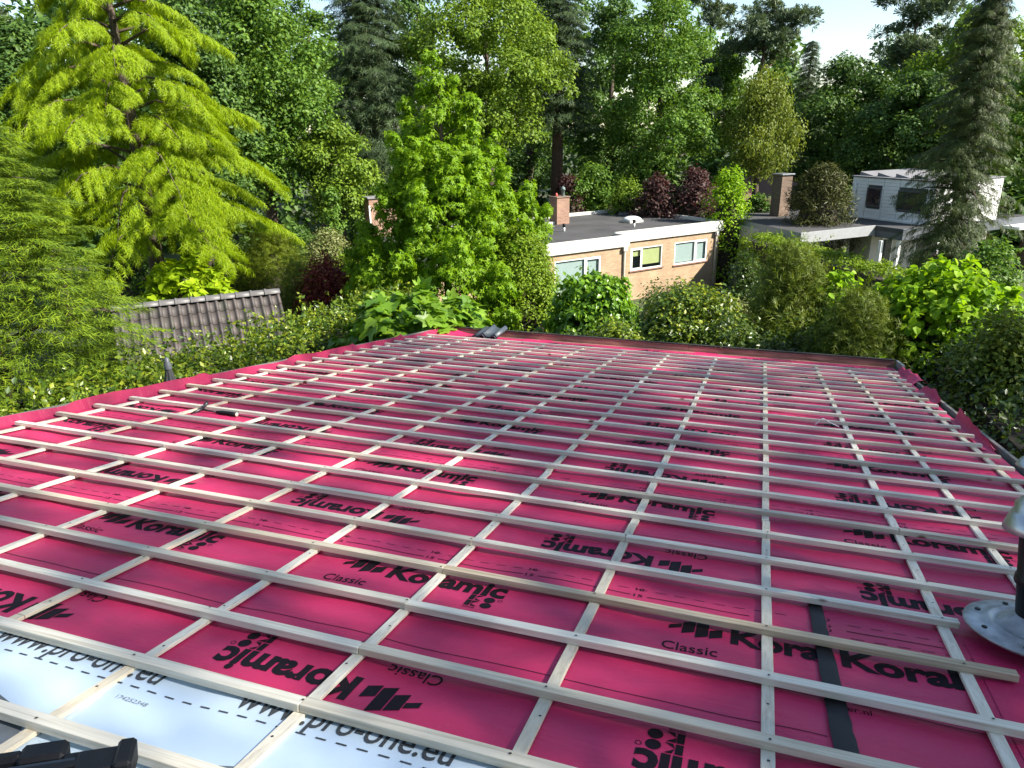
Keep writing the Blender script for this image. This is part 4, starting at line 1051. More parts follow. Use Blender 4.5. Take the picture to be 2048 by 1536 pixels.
def shrub(name, label, pos, H, rx, ry, mat, seed, rot=0.0, prof=DOME, n=5200, leaf=0.09, lump=0.16, templ='leaf', up=0.5, droop=0.2, depth=0.28, core=True, z0=0.0, cat='shrub', group=None, spikes=45, ncl=None, cl=None, stalk=0.0, big=0, bigname='leaf'):
    rg = np.random.default_rng(seed)
    t = thing(name, label, cat, pos, rot, group)
    ncl = ncl or max(60, n // 18); cl = cl or 0.14 * max(rx, H * 0.5)
    u = rg.random(ncl); tt = 1 - (1 - u) ** 0.75 if prof is DOME else u
    a = rg.uniform(0, 2 * math.pi, ncl); r = prof_r(prof, tt)
    lum = 1 + lump * np.sin(3 * a + 7 * tt + seed) * 0.6 + lump * np.sin(5 * a - 9 * tt) * 0.5 + rg.normal(size=ncl) * lump * 0.45
    topm = rg.random(ncl) < 0.30; rho = np.sqrt(rg.random(ncl)); rcap = prof_r(prof, 0.72)
    tt = np.where(topm, 1 - 0.28 * rho ** 2, tt); r = np.where(topm, rho * rcap, r)
    dep = 1 - depth * rg.random(ncl) ** 2
    cc = np.stack([rx * r * lum * dep * np.cos(a), ry * r * lum * dep * np.sin(a), z0 + (H - z0) * tt * (0.93 + 0.10 * (lum - 1))], 1)
    out = unit(np.stack([np.cos(a) * r, np.sin(a) * r, 0.15 + 0.9 * tt], 1))
    P, ax, nr = scatter(rg, cc, cl * rg.uniform(0.6, 1.3, ncl), out, max(4, n // ncl), 0.8, up, droop)
    if spikes:
        S = []; SA = []; SN = []
        for k in range(spikes):
            b = cc[rg.integers(ncl)]; 
            if b[2] < z0 + 0.55 * (H - z0): continue
            L = rg.uniform(0.15, 0.45) * (0.35 + 0.25 * H / 3); dd = unit(np.array([rg.normal() * 0.3, rg.normal() * 0.3, 1.0])); m = 14
            s = rg.random(m); S.append(b[None] + dd[None] * (s * L)[:, None] + rg.normal(size=(m, 3)) * 0.02); SA.append(rdir(rg, m) * 0.8 + dd * 0.6); SN.append(rdir(rg, m) + np.array([0, 0, 0.6]))
        if S: P = np.concatenate([P] + S); ax = np.concatenate([ax] + SA); nr = np.concatenate([nr] + SN)
    P[:, 2] = np.maximum(P[:, 2], 0.03)
    sz = leaf * rg.uniform(0.6, 1.3, len(P))
    if big:                                # the leaves that show largest become parts of their own
        c, s = math.cos(rot), math.sin(rot); wx = P[:, 0] * c - P[:, 1] * s + pos[0]; wy = P[:, 0] * s + P[:, 1] * c + pos[1]; wz = P[:, 2]
        to = unit(CAM[None] - np.stack([wx, wy, wz], 1)); tl = np.stack([to[:, 0] * c + to[:, 1] * s, -to[:, 0] * s + to[:, 1] * c, to[:, 2]], 1)
        ctr = np.array([0, 0, H * 0.45]); score = (unit(P - ctr) * tl).sum(1) * np.linalg.norm((P - ctr) / np.array([rx, ry, H * 0.5]), axis=1) + 0.25 * sz / leaf + rg.random(len(P)) * 0.15
        sel = np.zeros(len(P), bool); sel[np.argsort(-score)[:big]] = True
        tv, tf = TEMPL[templ]; tm = bpy.data.meshes.new(bigname); tm.from_pydata(tv, [], tf); tm.materials.append(mat); tm.update()
        A, S_, N_ = frames(ax[sel], nr[sel])
        for i in range(sel.sum()):
            o = bpy.data.objects.new(bigname, tm); COL.objects.link(o); o.parent = t; k = float(sz[sel][i]) * 1.05
            m4 = Matrix.Identity(4); p = P[sel][i]
            for q in range(3): m4[q][0] = A[i][q] * k; m4[q][1] = S_[i][q] * k; m4[q][2] = N_[i][q] * k; m4[q][3] = p[q]
            o.matrix_local = m4
        P, ax, nr, sz = P[~sel], ax[~sel], nr[~sel], sz[~sel]
    leaf_mesh('foliage', P, ax, nr, sz, templ, mat, t)
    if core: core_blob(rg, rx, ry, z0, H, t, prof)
    else: trunk_mesh(rg, H, 0.03 + 0.01 * H, cc[rg.permutation(ncl)[:14]] * 0.9, 0, 0.7).build('stems', BARK, t, True)
    return t
def hedge(name, label, p0, p1, wid, H, mat, seed, n=9000, leaf=0.08, rough=0.10, clump=0.20, templ='leaf', spikes=0, H1=None, up=0.45, group=None, top_round=0.25, cat='hedge', zmin=0.0):
    rg = np.random.default_rng(seed); p0 = np.array(p0, float); p1 = np.array(p1, float); L = float(np.linalg.norm(p1 - p0)); ang = math.atan2(p1[1] - p0[1], p1[0] - p0[0])
    t = thing(name, label, cat, (p0[0], p0[1], 0), ang, group); H1 = H1 or H
    per = 24; ncl = n // per
    HZ = H * (1 - zmin); peri = 2 * HZ + wid; s = rg.random(ncl) * peri; x = rg.uniform(-0.1, L + 0.1, ncl)
    hh = H + (H1 - H) * np.clip(x / L, 0, 1)
    bumpy = rough * (np.sin(x * 1.9 + seed) + 0.7 * np.sin(x * 4.3 + 2 * s) + rg.normal(size=ncl) * 0.7)
    side0 = s < HZ; side1 = s > HZ + wid
    zt = np.where(side0, zmin + (1 - zmin) * s / HZ, np.where(side1, zmin + (1 - zmin) * (s - HZ - wid) / HZ, 1.0)) * hh
    y = np.where(side0, -wid / 2 - bumpy, np.where(side1, wid / 2 + bumpy, (s - HZ) - wid / 2))
    y = y * np.where(zt > hh - top_round, 1 - 0.35 * np.clip((zt - (hh - top_round)) / top_round, 0, 1), 1)
    z = np.where(side0 | side1, zt, hh + bumpy)
    cc = np.stack([x, y, z], 1); out = np.stack([np.zeros(ncl), np.where(side0, -1.0, np.where(side1, 1.0, 0.0)), np.where(side0 | side1, 0.25, 1.0)], 1)
    e = x < 0.05; out[e] = np.array([-1, 0, 0.2])
    # ends
    ne = max(10, int(ncl * wid / (2 * L))); 
    for xe, o in ((0.0, -1), (L, 1)):
        ce = np.stack([np.full(ne, xe) + o * rough * rg.random(ne), rg.uniform(-wid / 2, wid / 2, ne), rg.uniform(zmin, 1, ne) * (H if xe == 0 else H1)], 1); cc = np.concatenate([cc, ce]); out = np.concatenate([out, np.tile(np.array([[o, 0, 0.2]]), (ne, 1))])
    P, ax, nr = scatter(rg, cc, clump * rg.uniform(0.6, 1.3, len(cc)), unit(out), per, 0.85, up, 0.2)
    if spikes:
        S = []; SA = []; SN = []
        for k in range(spikes):
            bx = rg.uniform(0, L); b = np.array([bx, rg.uniform(-wid / 2, wid / 2), H + (H1 - H) * bx / L]); LL = rg.uniform(0.15, 0.6); dd = unit(np.array([rg.normal() * 0.35, rg.normal() * 0.35, 1.0])); m = 16
            q = rg.random(m); S.append(b[None] + dd[None] * (q * LL)[:, None] + rg.normal(size=(m, 3)) * 0.025); SA.append(rdir(rg, m) * 0.8 + dd * 0.5); SN.append(rdir(rg, m) + np.array([0, 0, 0.6]))
        P = np.concatenate([P] + S); ax = np.concatenate([ax] + SA); nr = np.concatenate([nr] + SN)
    P[:, 2] = np.maximum(P[:, 2], 0.03)
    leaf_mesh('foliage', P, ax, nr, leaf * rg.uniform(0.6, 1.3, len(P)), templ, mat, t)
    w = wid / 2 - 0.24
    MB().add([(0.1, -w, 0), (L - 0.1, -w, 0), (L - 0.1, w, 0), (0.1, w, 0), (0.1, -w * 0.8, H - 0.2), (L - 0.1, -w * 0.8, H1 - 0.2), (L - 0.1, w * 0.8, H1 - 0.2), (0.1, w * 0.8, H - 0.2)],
             [(0, 1, 5, 4), (1, 2, 6, 5), (2, 3, 7, 6), (3, 0, 4, 7), (4, 5, 6, 7)]).build('light_block_core', M_CORE, t)  # opaque box added inside the hedge against light leaks
    return t
# ------------------------------------------------------------------ leaf colours
L_MAPLE = mat_leaf('maple_leaves', [(0.095, 0.2, 0.008), (0.165, 0.31, 0.01), (0.25, 0.4, 0.014), (0.13, 0.26, 0.01)], 0.45, clump=0.25)
L_CEDAR = mat_leaf('golden_cedar_needles', [(0.155, 0.25, 0.007), (0.25, 0.36, 0.009), (0.345, 0.455, 0.011)], 0.48, clump=0.25)
L_THUJA = mat_leaf('thuja_fronds', [(0.0471, 0.0928, 0.0104), (0.1144, 0.1923, 0.0143), (0.2287, 0.3116, 0.0182)], 0.30)
L_HEDGE = mat_leaf('hedge_leaves', [(0.038, 0.0886, 0.0115), (0.0886, 0.1581, 0.0149), (0.1834, 0.2593, 0.0207), (0.2972, 0.3416, 0.0253)], 0.35, rough=0.38, spec=0.5)
L_HORN = mat_leaf('hornbeam_leaves', [(0.0275, 0.0625, 0.011), (0.0562, 0.1063, 0.0132), (0.1, 0.15, 0.0176), (0.0438, 0.0875, 0.0132)], 0.30, rough=0.35, spec=0.5)
L_LAUREL = mat_leaf('laurel_leaves', [(0.0819, 0.195, 0.0156), (0.1547, 0.312, 0.0208), (0.2184, 0.39, 0.026)], 0.35, rough=0.32, spec=0.5)
L_FIG = mat_leaf('big_lobed_leaves', [(0.0891, 0.2016, 0.0144), (0.162, 0.3096, 0.0216), (0.243, 0.396, 0.036)], 0.35, rough=0.42, spec=0.45)
L_CATAL = mat_leaf('golden_heart_leaves', [(0.209, 0.33, 0.011), (0.297, 0.429, 0.0132), (0.363, 0.473, 0.0176)], 0.42, clump=0.2)
L_LIME = mat_leaf('lime_green_leaves', [(0.138, 0.2783, 0.0115), (0.2208, 0.3921, 0.0138), (0.3036, 0.4554, 0.0184)], 0.42, clump=0.25)
L_YEW = mat_leaf('yellow_yew_needles', [(0.120, 0.170, 0.012), (0.190, 0.240, 0.015), (0.070, 0.110, 0.010)], 0.30)
L_BARB = mat_leaf('barberry_leaves', [(0.13, 0.022, 0.02), (0.24, 0.045, 0.035), (0.075, 0.016, 0.016), (0.3, 0.09, 0.055)], 0.30, tcol=(1.5, 0.7, 0.6))
L_PURP = mat_leaf('purple_leaves', [(0.05, 0.026, 0.026), (0.085, 0.045, 0.042), (0.12, 0.07, 0.06)], 0.28, tcol=(1.5, 0.6, 0.6))
L_VAR = mat_leaf('variegated_leaves', [(0.130, 0.170, 0.045), (0.220, 0.250, 0.090), (0.300, 0.310, 0.140)], 0.30)
L_PRIV = mat_leaf('privet_leaves', [(0.1006, 0.1869, 0.0125), (0.1725, 0.2731, 0.0175), (0.2372, 0.3306, 0.0225)], 0.33)
L_DARK = mat_leaf('dark_forest_leaves', [(0.0435, 0.096, 0.023), (0.0783, 0.1546, 0.0306), (0.1197, 0.2088, 0.0383)], 0.32)
L_MID = mat_leaf('mid_forest_leaves', [(0.0641, 0.1434, 0.0244), (0.116, 0.2202, 0.0313), (0.17, 0.2871, 0.0383)], 0.36)
L_YEL = mat_leaf('yellow_green_forest_leaves', [(0.0972, 0.1782, 0.0194), (0.154, 0.2512, 0.0259), (0.2188, 0.316, 0.0324)], 0.36)
L_BIRCH = mat_leaf('birch_leaves', [(0.12, 0.168, 0.0264), (0.168, 0.222, 0.0336), (0.21, 0.258, 0.0432)], 0.36)
L_SPR = mat_leaf('spruce_needles', [(0.0324, 0.0612, 0.0288), (0.054, 0.09, 0.036), (0.0828, 0.1188, 0.0432)], 0.18)
L_OLIV = mat_leaf('olive_needles', [(0.032, 0.058, 0.018), (0.058, 0.09, 0.024), (0.1, 0.125, 0.034)], 0.22)
L_PINE = mat_leaf('pine_needles', [(0.0571, 0.0974, 0.0504), (0.0941, 0.1378, 0.0672), (0.1344, 0.1764, 0.0874)], 0.18)
L_CYP = mat_leaf('cypress_fronds', [(0.0747, 0.1219, 0.0156), (0.1346, 0.1869, 0.0208), (0.1943, 0.2438, 0.0286)], 0.28)
L_MONK = mat_leaf('monkey_puzzle_scales', [(0.034, 0.046, 0.012), (0.062, 0.072, 0.016), (0.1, 0.105, 0.022)], 0.12)

def spot(px, D): p = at(px, 500, D); return (float(p[0]), float(p[1]), 0.0)
def zat(px, y, D): return float(at(px, y, D)[2])
def rad(hp, D): return hp / FPX * D * 1.02

# ------------------------------------------------------------------ gardens close by
pos = spot(-45, 12.5)
conifer('thuja', 'large feathery green thuja at the left edge beside the shed', pos, zat(20, 150, 12.5), rad(262, 12.5), 0.3, L_THUJA, 21, nb=480, per=100, leaf=0.25, rise=0.55, sag=0.50, prof=[(0, 1.0), (0.25, 0.98), (0.5, 0.80), (0.75, 0.52), (0.92, 0.2), (1, 0.03)], hang=0.05, width=0.30, bare=0.30, sticks=9)
hedge('mixed_hedge', 'sunlit mixed leafy hedge with yellowish shoots along the left verge', (-8.10, -6.5), (-7.95, 4.6), 1.7, 4.25, L_HEDGE, 31, n=46000, leaf=0.085, rough=0.13, clump=0.20, spikes=300, H1=3.55, zmin=0.4)
# golden heart-leaved shrub behind the shed
D = 20.5
shrub('golden_shrub', 'golden shrub with big heart shaped leaves behind the shed ridge', spot(365, D), zat(365, 498, D), rad(130, D), rad(115, D), L_CATAL, 41, n=2600, leaf=0.22, templ='heart', lump=0.12, big=240, up=0.9, cl=0.24)
D = 22.5
shrub('golden_conifer', 'yellow green bushy conifer right of the golden shrub', spot(540, D), zat(540, 440, D), rad(95, D), rad(85, D), L_YEW, 42, n=11000, leaf=0.17, templ='spray', lump=0.16, prof=[(0, 1), (0.3, 1), (0.6, 0.8), (0.85, 0.5), (1, 0.1)], droop=-0.3)
shrub('dark_yew', 'dark green yew beside the right gable of the shed', spot(590, 20.5), zat(590, 500, 20.5), rad(55, 20.5), rad(55, 20.5), L_CYP, 43, n=7000, leaf=0.14, templ='spray', lump=0.14, droop=-0.2)
D = 20.0
shrub('barberry', 'dark red barberry between the shed and the bungalow', spot(650, D), zat(640, 500, D), rad(92, D), rad(80, D), L_BARB, 44, n=15000, leaf=0.080, lump=0.2, spikes=90)
D = 25.0
shrub('variegated_shrub', 'pale variegated shrub with rounded top left of the bungalow chimney', spot(655, D), zat(655, 447, D), rad(62, D), rad(62, D), L_VAR, 45, n=15000, leaf=0.085, lump=0.15)
shrub('privet_bush', 'yellow green bush in front of the variegated shrub', spot(690, 23.0), zat(690, 500, 23.0), rad(50, 23), rad(55, 23), L_PRIV, 46, n=12000, leaf=0.085, lump=0.2)
broadleaf('sapling', 'thin young tree poking up above the variegated shrub', spot(672, 25.8), zat(672, 378, 25.8), rad(34, 25.8), zat(672, 470, 25.8), L_MID, 47, prof=[(0, 0.7), (0.3, 1), (0.5, 0.6), (0.8, 0.35), (1, 0.1)], nl=8, ncl=44, per=22, leaf=0.13, cl=0.20, lobe=0.35, r0=0.05)
shrub('laurel_bush', 'low dark bush under the cedar', spot(470, 24), zat(470, 470, 24), rad(90, 24), rad(80, 24), L_DARK, 48, n=7000, leaf=0.10, lump=0.2)
# broad lobed shrub behind the gutter
D = 12.6
shrub('lobed_leaf_shrub', 'shrub with broad lobed leaves just behind the left part of the gutter', spot(830, D), zat(830, 562, D), rad(200, D), rad(120, D), L_FIG, 51, rot=0.2, n=5200, leaf=0.215, templ='fig', lump=0.16, big=300, up=0.9, cl=0.22, prof=[(0, 1), (0.4, 1), (0.7, 0.92), (0.88, 0.75), (1, 0.45)])
shrub('lobed_leaf_shrub', 'smaller patch of lobed leaves behind the dark roof tile', spot(1035, 12.4), zat(1035, 655, 12.4), rad(85, 12.4), rad(80, 12.4), L_FIG, 52, n=1600, leaf=0.20, templ='fig', lump=0.2, big=120, up=0.9, cl=0.25)
# maple
D = 18.5
rg = np.random.default_rng(61)
mp = spot(895, D); zt_, zb_ = zat(880, 108, D), zat(890, 640, D)
maple = thing('maple_tree', 'bright green young maple with star shaped leaves in the centre', 'tree', mp, 0.0)
SPIRES = [(-0.18, 0.0, 1.0, 0.50), (0.32, 0.1, 0.93, 0.50), (0.62, -0.1, 0.86, 0.42), (-0.72, 0.1, 0.88, 0.42), (-0.98, -0.2, 0.74, 0.40), (1.05, 0.0, 0.73, 0.45), (1.32, -0.3, 0.60, 0.45), (1.78, 0.0, 0.57, 0.40), (-1.25, -0.4, 0.55, 0.5), (0.2, -0.8, 0.70, 0.6), (-0.4, -1.1, 0.58, 0.6), (0.9, -1.0, 0.55, 0.6), (0.0, 1.0, 0.72, 0.6), (-1.0, 0.9, 0.55, 0.6), (1.1, 1.0, 0.52, 0.6), (1.7, -0.9, 0.40, 0.55), (-1.8, 0.1, 0.40, 0.55), (-1.6, -0.9, 0.36, 0.55), (2.15, 0.3, 0.44, 0.42), (-1.9, 0.8, 0.3, 0.5), (0.3, -1.7, 0.40, 0.6), (-0.8, -1.7, 0.33, 0.6), (1.2, -1.6, 0.30, 0.6), (1.9, -0.2, 0.22, 0.6), (-2.1, -0.3, 0.20, 0.5), (0.5, 1.7, 0.45, 0.6), (-2.3, -0.6, 0.12, 0.6), (-1.9, -1.3, 0.10, 0.6), (-0.9, -2.0, 0.16, 0.65), (0.3, -2.1, 0.18, 0.65), (1.3, -1.9, 0.14, 0.65), (-1.4, -1.5, 0.24, 0.6), (2.1, -0.9, 0.16, 0.6), (-2.2, 0.5, 0.28, 0.5), (0.75, -0.5, 0.66, 0.5), (-0.5, -0.6, 0.72, 0.5)]
rgt = np.array([RW[0][0], RW[0][1]]); rgt /= np.linalg.norm(rgt); fwd = np.array([-rgt[1], rgt[0]])
HH = zt_; cs_ = []; rs_ = []; ou_ = []
for (sx, sy, tp, w) in SPIRES:                     # each leader: clumps from deep in the crown up to its tip
    topz = zb_ + (HH - zb_) * tp; L = (HH - zb_) * (0.42 if tp > 0.5 else 0.25)
    nclu = int(24 + 26 * L / 2.5)
    for k in range(nclu):
        q = rg.random() ** 0.8
        rr = w * (0.20 + 0.95 * q) * (1 if q < 0.9 else 0.8)
        a = rg.uniform(0, 6.283); e = math.sqrt(rg.uniform(0.15, 1)) * rr
        x, y = sx * (1 - 0.25 * q) + e * math.cos(a), sy * (1 - 0.25 * q) + e * math.sin(a)
        cs_.append((1.15 * (rgt[0] * x + fwd[0] * y), 1.15 * (rgt[1] * x + fwd[1] * y), topz - q * L)); rs_.append(0.13 + 0.16 * q); ou_.append((rgt[0] * math.cos(a) + fwd[0] * math.sin(a), rgt[1] * math.cos(a) + fwd[1] * math.sin(a), 0.5))
cs_ = np.array(cs_); rs_ = np.array(rs_); ou_ = unit(np.array(ou_))
P, ax_, nr_ = scatter(rg, cs_, rs_, ou_, 27, 0.9, 0.45, 0.75, 0.2)
leaf_mesh('crown', P, ax_, nr_, 0.165 * rg.uniform(0.65, 1.25, len(P)), 'star', L_MAPLE, maple)
trunk_mesh(rg, HH, 0.16, [(rgt[0] * sx + fwd[0] * sy, rgt[1] * sx + fwd[1] * sy, zb_ + (HH - zb_) * tp * 0.9) for sx, sy, tp, w in SPIRES[:14]], 0, 0.93).build('trunk', BARK, maple, True)

D = 17.6
shrub('clipped_privet', 'tall rounded small leaved privet right of the maple', spot(1040, D), zat(1040, 430, D), rad(92, D), rad(85, D), L_PRIV, 62, n=30000, leaf=0.075, lump=0.08, depth=0.12, prof=[(0, 0.9), (0.35, 1.0), (0.65, 0.85), (0.85, 0.6), (1, 0.15)], cl=0.22)
D = 15.5
shrub('laurel_shrub', 'glossy bright green rounded laurel in front of the bungalow', spot(1190, D), zat(1190, 528, D), rad(100, D), rad(88, D), L_LAUREL, 63, prof=[(0, 1), (0.5, 1), (0.8, 0.85), (1, 0.5)], n=14000, leaf=0.125, lump=0.16, droop=0.7, up=0.35, cl=0.17)
D = 13.6
shrub('rhododendron', 'broad rounded rhododendron behind the middle of the gutter', spot(1385, D), zat(1385, 552, D), rad(118, D), rad(95, D), L_HEDGE, 64, prof=[(0, 1), (0.5, 1), (0.8, 0.85), (1, 0.5)], n=24000, leaf=0.085, lump=0.14)
shrub('cotoneaster', 'small leaved shrub low behind the gutter left of the rhododendron', spot(1235, 12.6), zat(1235, 628, 12.6), rad(110, 12.6), rad(75, 12.6), L_HEDGE, 65, n=24000, leaf=0.065, lump=0.16, spikes=60)
shrub('boxwood', 'small dark clipped ball beside the bungalow wall', spot(1310, 17), zat(1310, 556, 17), rad(32, 17), rad(32, 17), L_HORN, 66, n=3500, leaf=0.06, lump=0.1)
D = 20.0
shrub('wispy_shrub', 'airy grey green shrub right of the bungalow corner', spot(1497, D), zat(1495, 500, D), rad(46, D), rad(44, D), L_HORN, 67, n=4200, leaf=0.085, lump=0.35, core=False, spikes=110, depth=0.7)
shrub('grass_clump', 'yellowish low shrub under the airy shrub', spot(1490, 16), zat(1490, 590, 16), rad(60, 16), rad(55, 16), L_VAR, 68, n=4500, leaf=0.07, lump=0.3)
hedge('clipped_hedge', 'long clipped hedge with sunlit flat top between the two houses', tuple(at(1520, 455, 33.5)[:2]), tuple(at(1860, 545, 21.5)[:2]), 1.5, 2.62, L_PRIV, 69, n=30000, leaf=0.085, rough=0.04, clump=0.15, top_round=0.1, H1=3.35, spikes=25)
D = 14.5
CYPP = [(0, 0.85), (0.35, 1.0), (0.6, 0.85), (0.82, 0.55), (1, 0.12)]
shrub('cypress_shrub', 'dark bushy cypress in front of the clipped hedge', spot(1590, D), zat(1590, 478, D), rad(88, D), rad(80, D), L_CYP, 71, n=12000, leaf=0.23, templ='spray', lump=0.30, prof=CYPP, droop=-0.55, up=0.2, depth=0.35, spikes=60)
D = 12.8
shrub('cypress_shrub', 'olive green feathery cypress left of the bright leafy bush', spot(1735, D), zat(1735, 575, D), rad(100, D), rad(85, D), L_CYP, 72, n=12000, leaf=0.21, templ='spray', lump=0.30, prof=CYPP, droop=-0.5, up=0.2, depth=0.35, spikes=60)
D = 13.8
shrub('lime_bush', 'bright lime green bush with large leaves below the tall conifer', spot(1900, D), zat(1900, 502, D), rad(165, D), rad(130, D), L_LIME, 73, n=11000, leaf=0.128, templ='wide', lump=0.24, big=300, up=0.7, droop=0.5, cl=0.18, prof=[(0, 0.9), (0.45, 1), (0.7, 0.9), (0.88, 0.65), (1, 0.3)])
shrub('young_maple_bush', 'yellow green leafy bush between the two cypresses', spot(1690, 14.6), zat(1690, 528, 14.6), rad(75, 14.6), rad(65, 14.6), L_LIME, 74, n=6000, leaf=0.12, templ='wide', lump=0.25, cl=0.2)
shrub('copper_bush', 'olive and copper tinted bush at the right edge below the lime bush', spot(2060, 11.6), zat(2060, 600, 11.6), rad(110, 11.6), rad(100, 11.6), L_CYP, 75, n=20000, leaf=0.075, lump=0.22)
hedge('hornbeam_hedge', 'dark shaded hornbeam hedge along the right verge', (3.75, -6.0), (2.95, 4.2), 1.9, 4.05, L_HORN, 76, n=42000, leaf=0.080, rough=0.16, clump=0.24, spikes=120, H1=3.95, zmin=0.4)
hedge('hornbeam_hedge', 'dark hornbeam hedge behind the right half of the gutter', (2.6, 3.5), (-3.4, 2.2), 1.4, 3.85, L_HORN, 77, n=30000, leaf=0.078, rough=0.16, clump=0.22, spikes=80, H1=3.45, zmin=0.4)
shrub('leafy_bush', 'green leafy bush beside the lower roof of the white house', spot(1985, 22), zat(1985, 470, 22), rad(75, 22), rad(70, 22), L_MID, 78, n=6000, leaf=0.12, lump=0.25, spikes=40)

# ------------------------------------------------------------------ cedar on the left
D = 22.5
rg = np.random.default_rng(81)
ced = thing('golden_cedar', 'tall golden deodar cedar with drooping layered branches on the left', 'tree', spot(306, D), 0.0)
Hc = zat(285, -200, D); Rc = rad(202, D)
P = []; A = []; Nn = []; tk = MB(); tk.tube([(0, 0, -0.1), (0.05, 0.03, Hc * 0.5), (0, 0, Hc * 0.97)], [0.26, 0.17, 0.03], 10)
TG = math.atan2(-fwd[1], -fwd[0])
nbr = 72; ZC0 = zat(300, 500, D)
for k in range(nbr):
    q = (k + 0.5) / nbr; z = ZC0 + (Hc - ZC0) * q ** 0.95; ang = k * 2.39996 + rg.uniform(-0.3, 0.3)
    L = Rc * (1.0 if q < 0.25 else (1 - (q - 0.25) / 0.75) ** 0.75) * rg.uniform(0.68, 1.12) + 0.3
    dr = np.array([math.cos(ang), math.sin(ang), 0]); sd_ = np.array([-dr[1], dr[0], 0]); up_ = np.array([0, 0, 1.0])
    rise, sag = rg.uniform(0.45, 0.75), rg.uniform(0.65, 1.0)
    nlat = int(14 + 15 * L)
    spine = lambda x: rise * x * L - sag * x ** 2.2 * L
    tk.tube([tuple(dr * x * L + up_ * (z + spine(x))) for x in (0, 0.3, 0.6, 0.85, 1)], [0.045, 0.032, 0.020, 0.010, 0.004], 5)
    for m in range(nlat):                          # side branchlets, each a curtain of hanging shoots
        x = rg.uniform(0.16, 1.0) ** 0.75; sgn = 1 if m % 2 else -1
        ll = (0.10 + 0.30 * math.sin(math.pi * min(1, 0.15 + 0.78 * x))) * L * rg.uniform(0.5, 1.0)
        ns = int(12 + 18 * ll); s = rg.random(ns) ** 0.8
        dirb = unit(dr * 0.75 + sd_ * sgn * 0.8)
        p = dr * x * L + up_ * (z + spine(x)) + dirb[None] * (s * ll)[:, None] - up_[None] * (0.42 * s ** 1.7 * ll)[:, None] + rg.normal(size=(ns, 3)) * 0.02
        P.append(p); A.append(dirb[None] * rg.uniform(0.25, 0.8, (ns, 1)) - up_[None] * rg.uniform(0.6, 1.7, (ns, 1)) + rg.normal(size=(ns, 3)) * 0.2); Nn.append(dirb[None] * 0.5 + up_[None] * 0.8 + rg.normal(size=(ns, 3)) * 0.4)
P = np.concatenate(P); A = np.concatenate(A); Nn = np.concatenate(Nn); P[:, 2] = np.maximum(P[:, 2], 0.1)
leaf_mesh('crown', P, A, Nn, 0.25 * rg.uniform(0.6, 1.3, len(P)), 'spray', L_CEDAR, ced)
tk.build('trunk', BARK, ced, True)

# ------------------------------------------------------------------ tall conifer before the white house, monkey puzzle
D = 27.0
conifer('weeping_conifer', 'tall grey green conifer with drooping twigs in front of the white house', spot(1897, D), zat(1895, -40, D), rad(93, D), 1.2, L_OLIV, 91, nb=310, per=100, leaf=0.28, rise=0.30, sag=0.50, prof=[(0, 0.75), (0.15, 1.0), (0.4, 0.92), (0.65, 0.70), (0.85, 0.42), (1, 0.05)], hang=1.3, width=0.26, bare=0.12, vmin=0.40)
D = 36.0
shrub('monkey_puzzle', 'round spiky monkey puzzle tree behind the white house chimney', spot(1628, D), zat(1628, 320, D), rad(60, D), rad(58, D), L_MONK, 92, n=16000, leaf=0.20, templ='needle', lump=0.10, up=0.1, droop=-0.1, prof=[(0, 0.6), (0.2, 0.9), (0.45, 1.0), (0.7, 0.88), (0.9, 0.55), (1, 0.15)], cat='tree', spikes=0, cl=0.38, ncl=520)

# ------------------------------------------------------------------ the wood behind the gardens
GW = 'trees of the wood behind the gardens'
def tree_b(name, label, px, D, ytop, yb, half, mat, seed, **kw):
    return broadleaf(name, label, spot(px, D), zat(px, ytop, D), rad(half, D), max(0.8, zat(px, yb, D)), mat, seed, group=GW, **kw)
def tree_c(name, label, px, D, ytop, yb, half, mat, seed, **kw):
    return conifer(name, label, spot(px, D), zat(px, ytop, D), rad(half, D), max(0.8, zat(px, yb, D)), mat, seed, group=GW, **kw)
def tree_p(name, label, px, D, ytop, half, seed, **kw):
    return pine(name, label, spot(px, D), zat(px, ytop, D), rad(half, D), L_PINE, seed, group=GW, **kw)
tree_b('oak_tree', 'big dark green broadleaf tree right of the golden cedar', 555, 34, -60, 395, 150, L_MID, 101, prof=TALL, nl=26, ncl=620, per=59, leaf=0.178, cl=0.55, lobe=0.36)
tree_b('oak_tree', 'dark broadleaf tree directly behind the golden cedar', 420, 31, -20, 420, 130, L_DARK, 102, prof=TALL, nl=22, ncl=480, per=59, leaf=0.178, cl=0.5, lobe=0.38)
tree_b('oak_tree', 'dark leafy tree between the thuja and the cedar', 110, 33, 60, 420, 130, L_DARK, 103, prof=TALL, nl=18, ncl=420, per=56, leaf=0.178, cl=0.5)
tree_p('scots_pine', 'grey green pine top above the cedar', 440, 42, -40, 110, 104, z0=12.5, ncl=220)
tree_p('scots_pine', 'thin greyish pine in the upper left corner', 25, 38, -10, 85, 105, z0=8.0, ncl=170)
tree_c('larch', 'dark larch left of the central maple', 765, 40, -150, 360, 120, L_SPR, 106, nb=260, per=80, leaf=0.6, rise=0.15, sag=0.35, power=0.6, hang=0.6, width=0.25)
tree_b('beech_tree', 'olive green beech behind the top of the central maple', 985, 41, -60, 300, 165, L_YEL, 107, prof=ROUND, nl=26, ncl=620, per=59, leaf=0.185, cl=0.55, lobe=0.34)
tree_c('douglas_fir', 'dark fir with a bare brown trunk behind the brick chimney', 1112, 45, -180, 250, 95, L_SPR, 108, nb=210, per=75, leaf=0.6, rise=0.15, sag=0.35, hang=0.5, r0=0.42, bark=BARKP)
tree_b('chestnut_tree', 'tall sunlit broadleaf tree above the purple shrubs', 1305, 44, -60, 395, 118, L_MID, 109, prof=TALL, nl=24, ncl=560, per=59, leaf=0.192, cl=0.5, lobe=0.40)
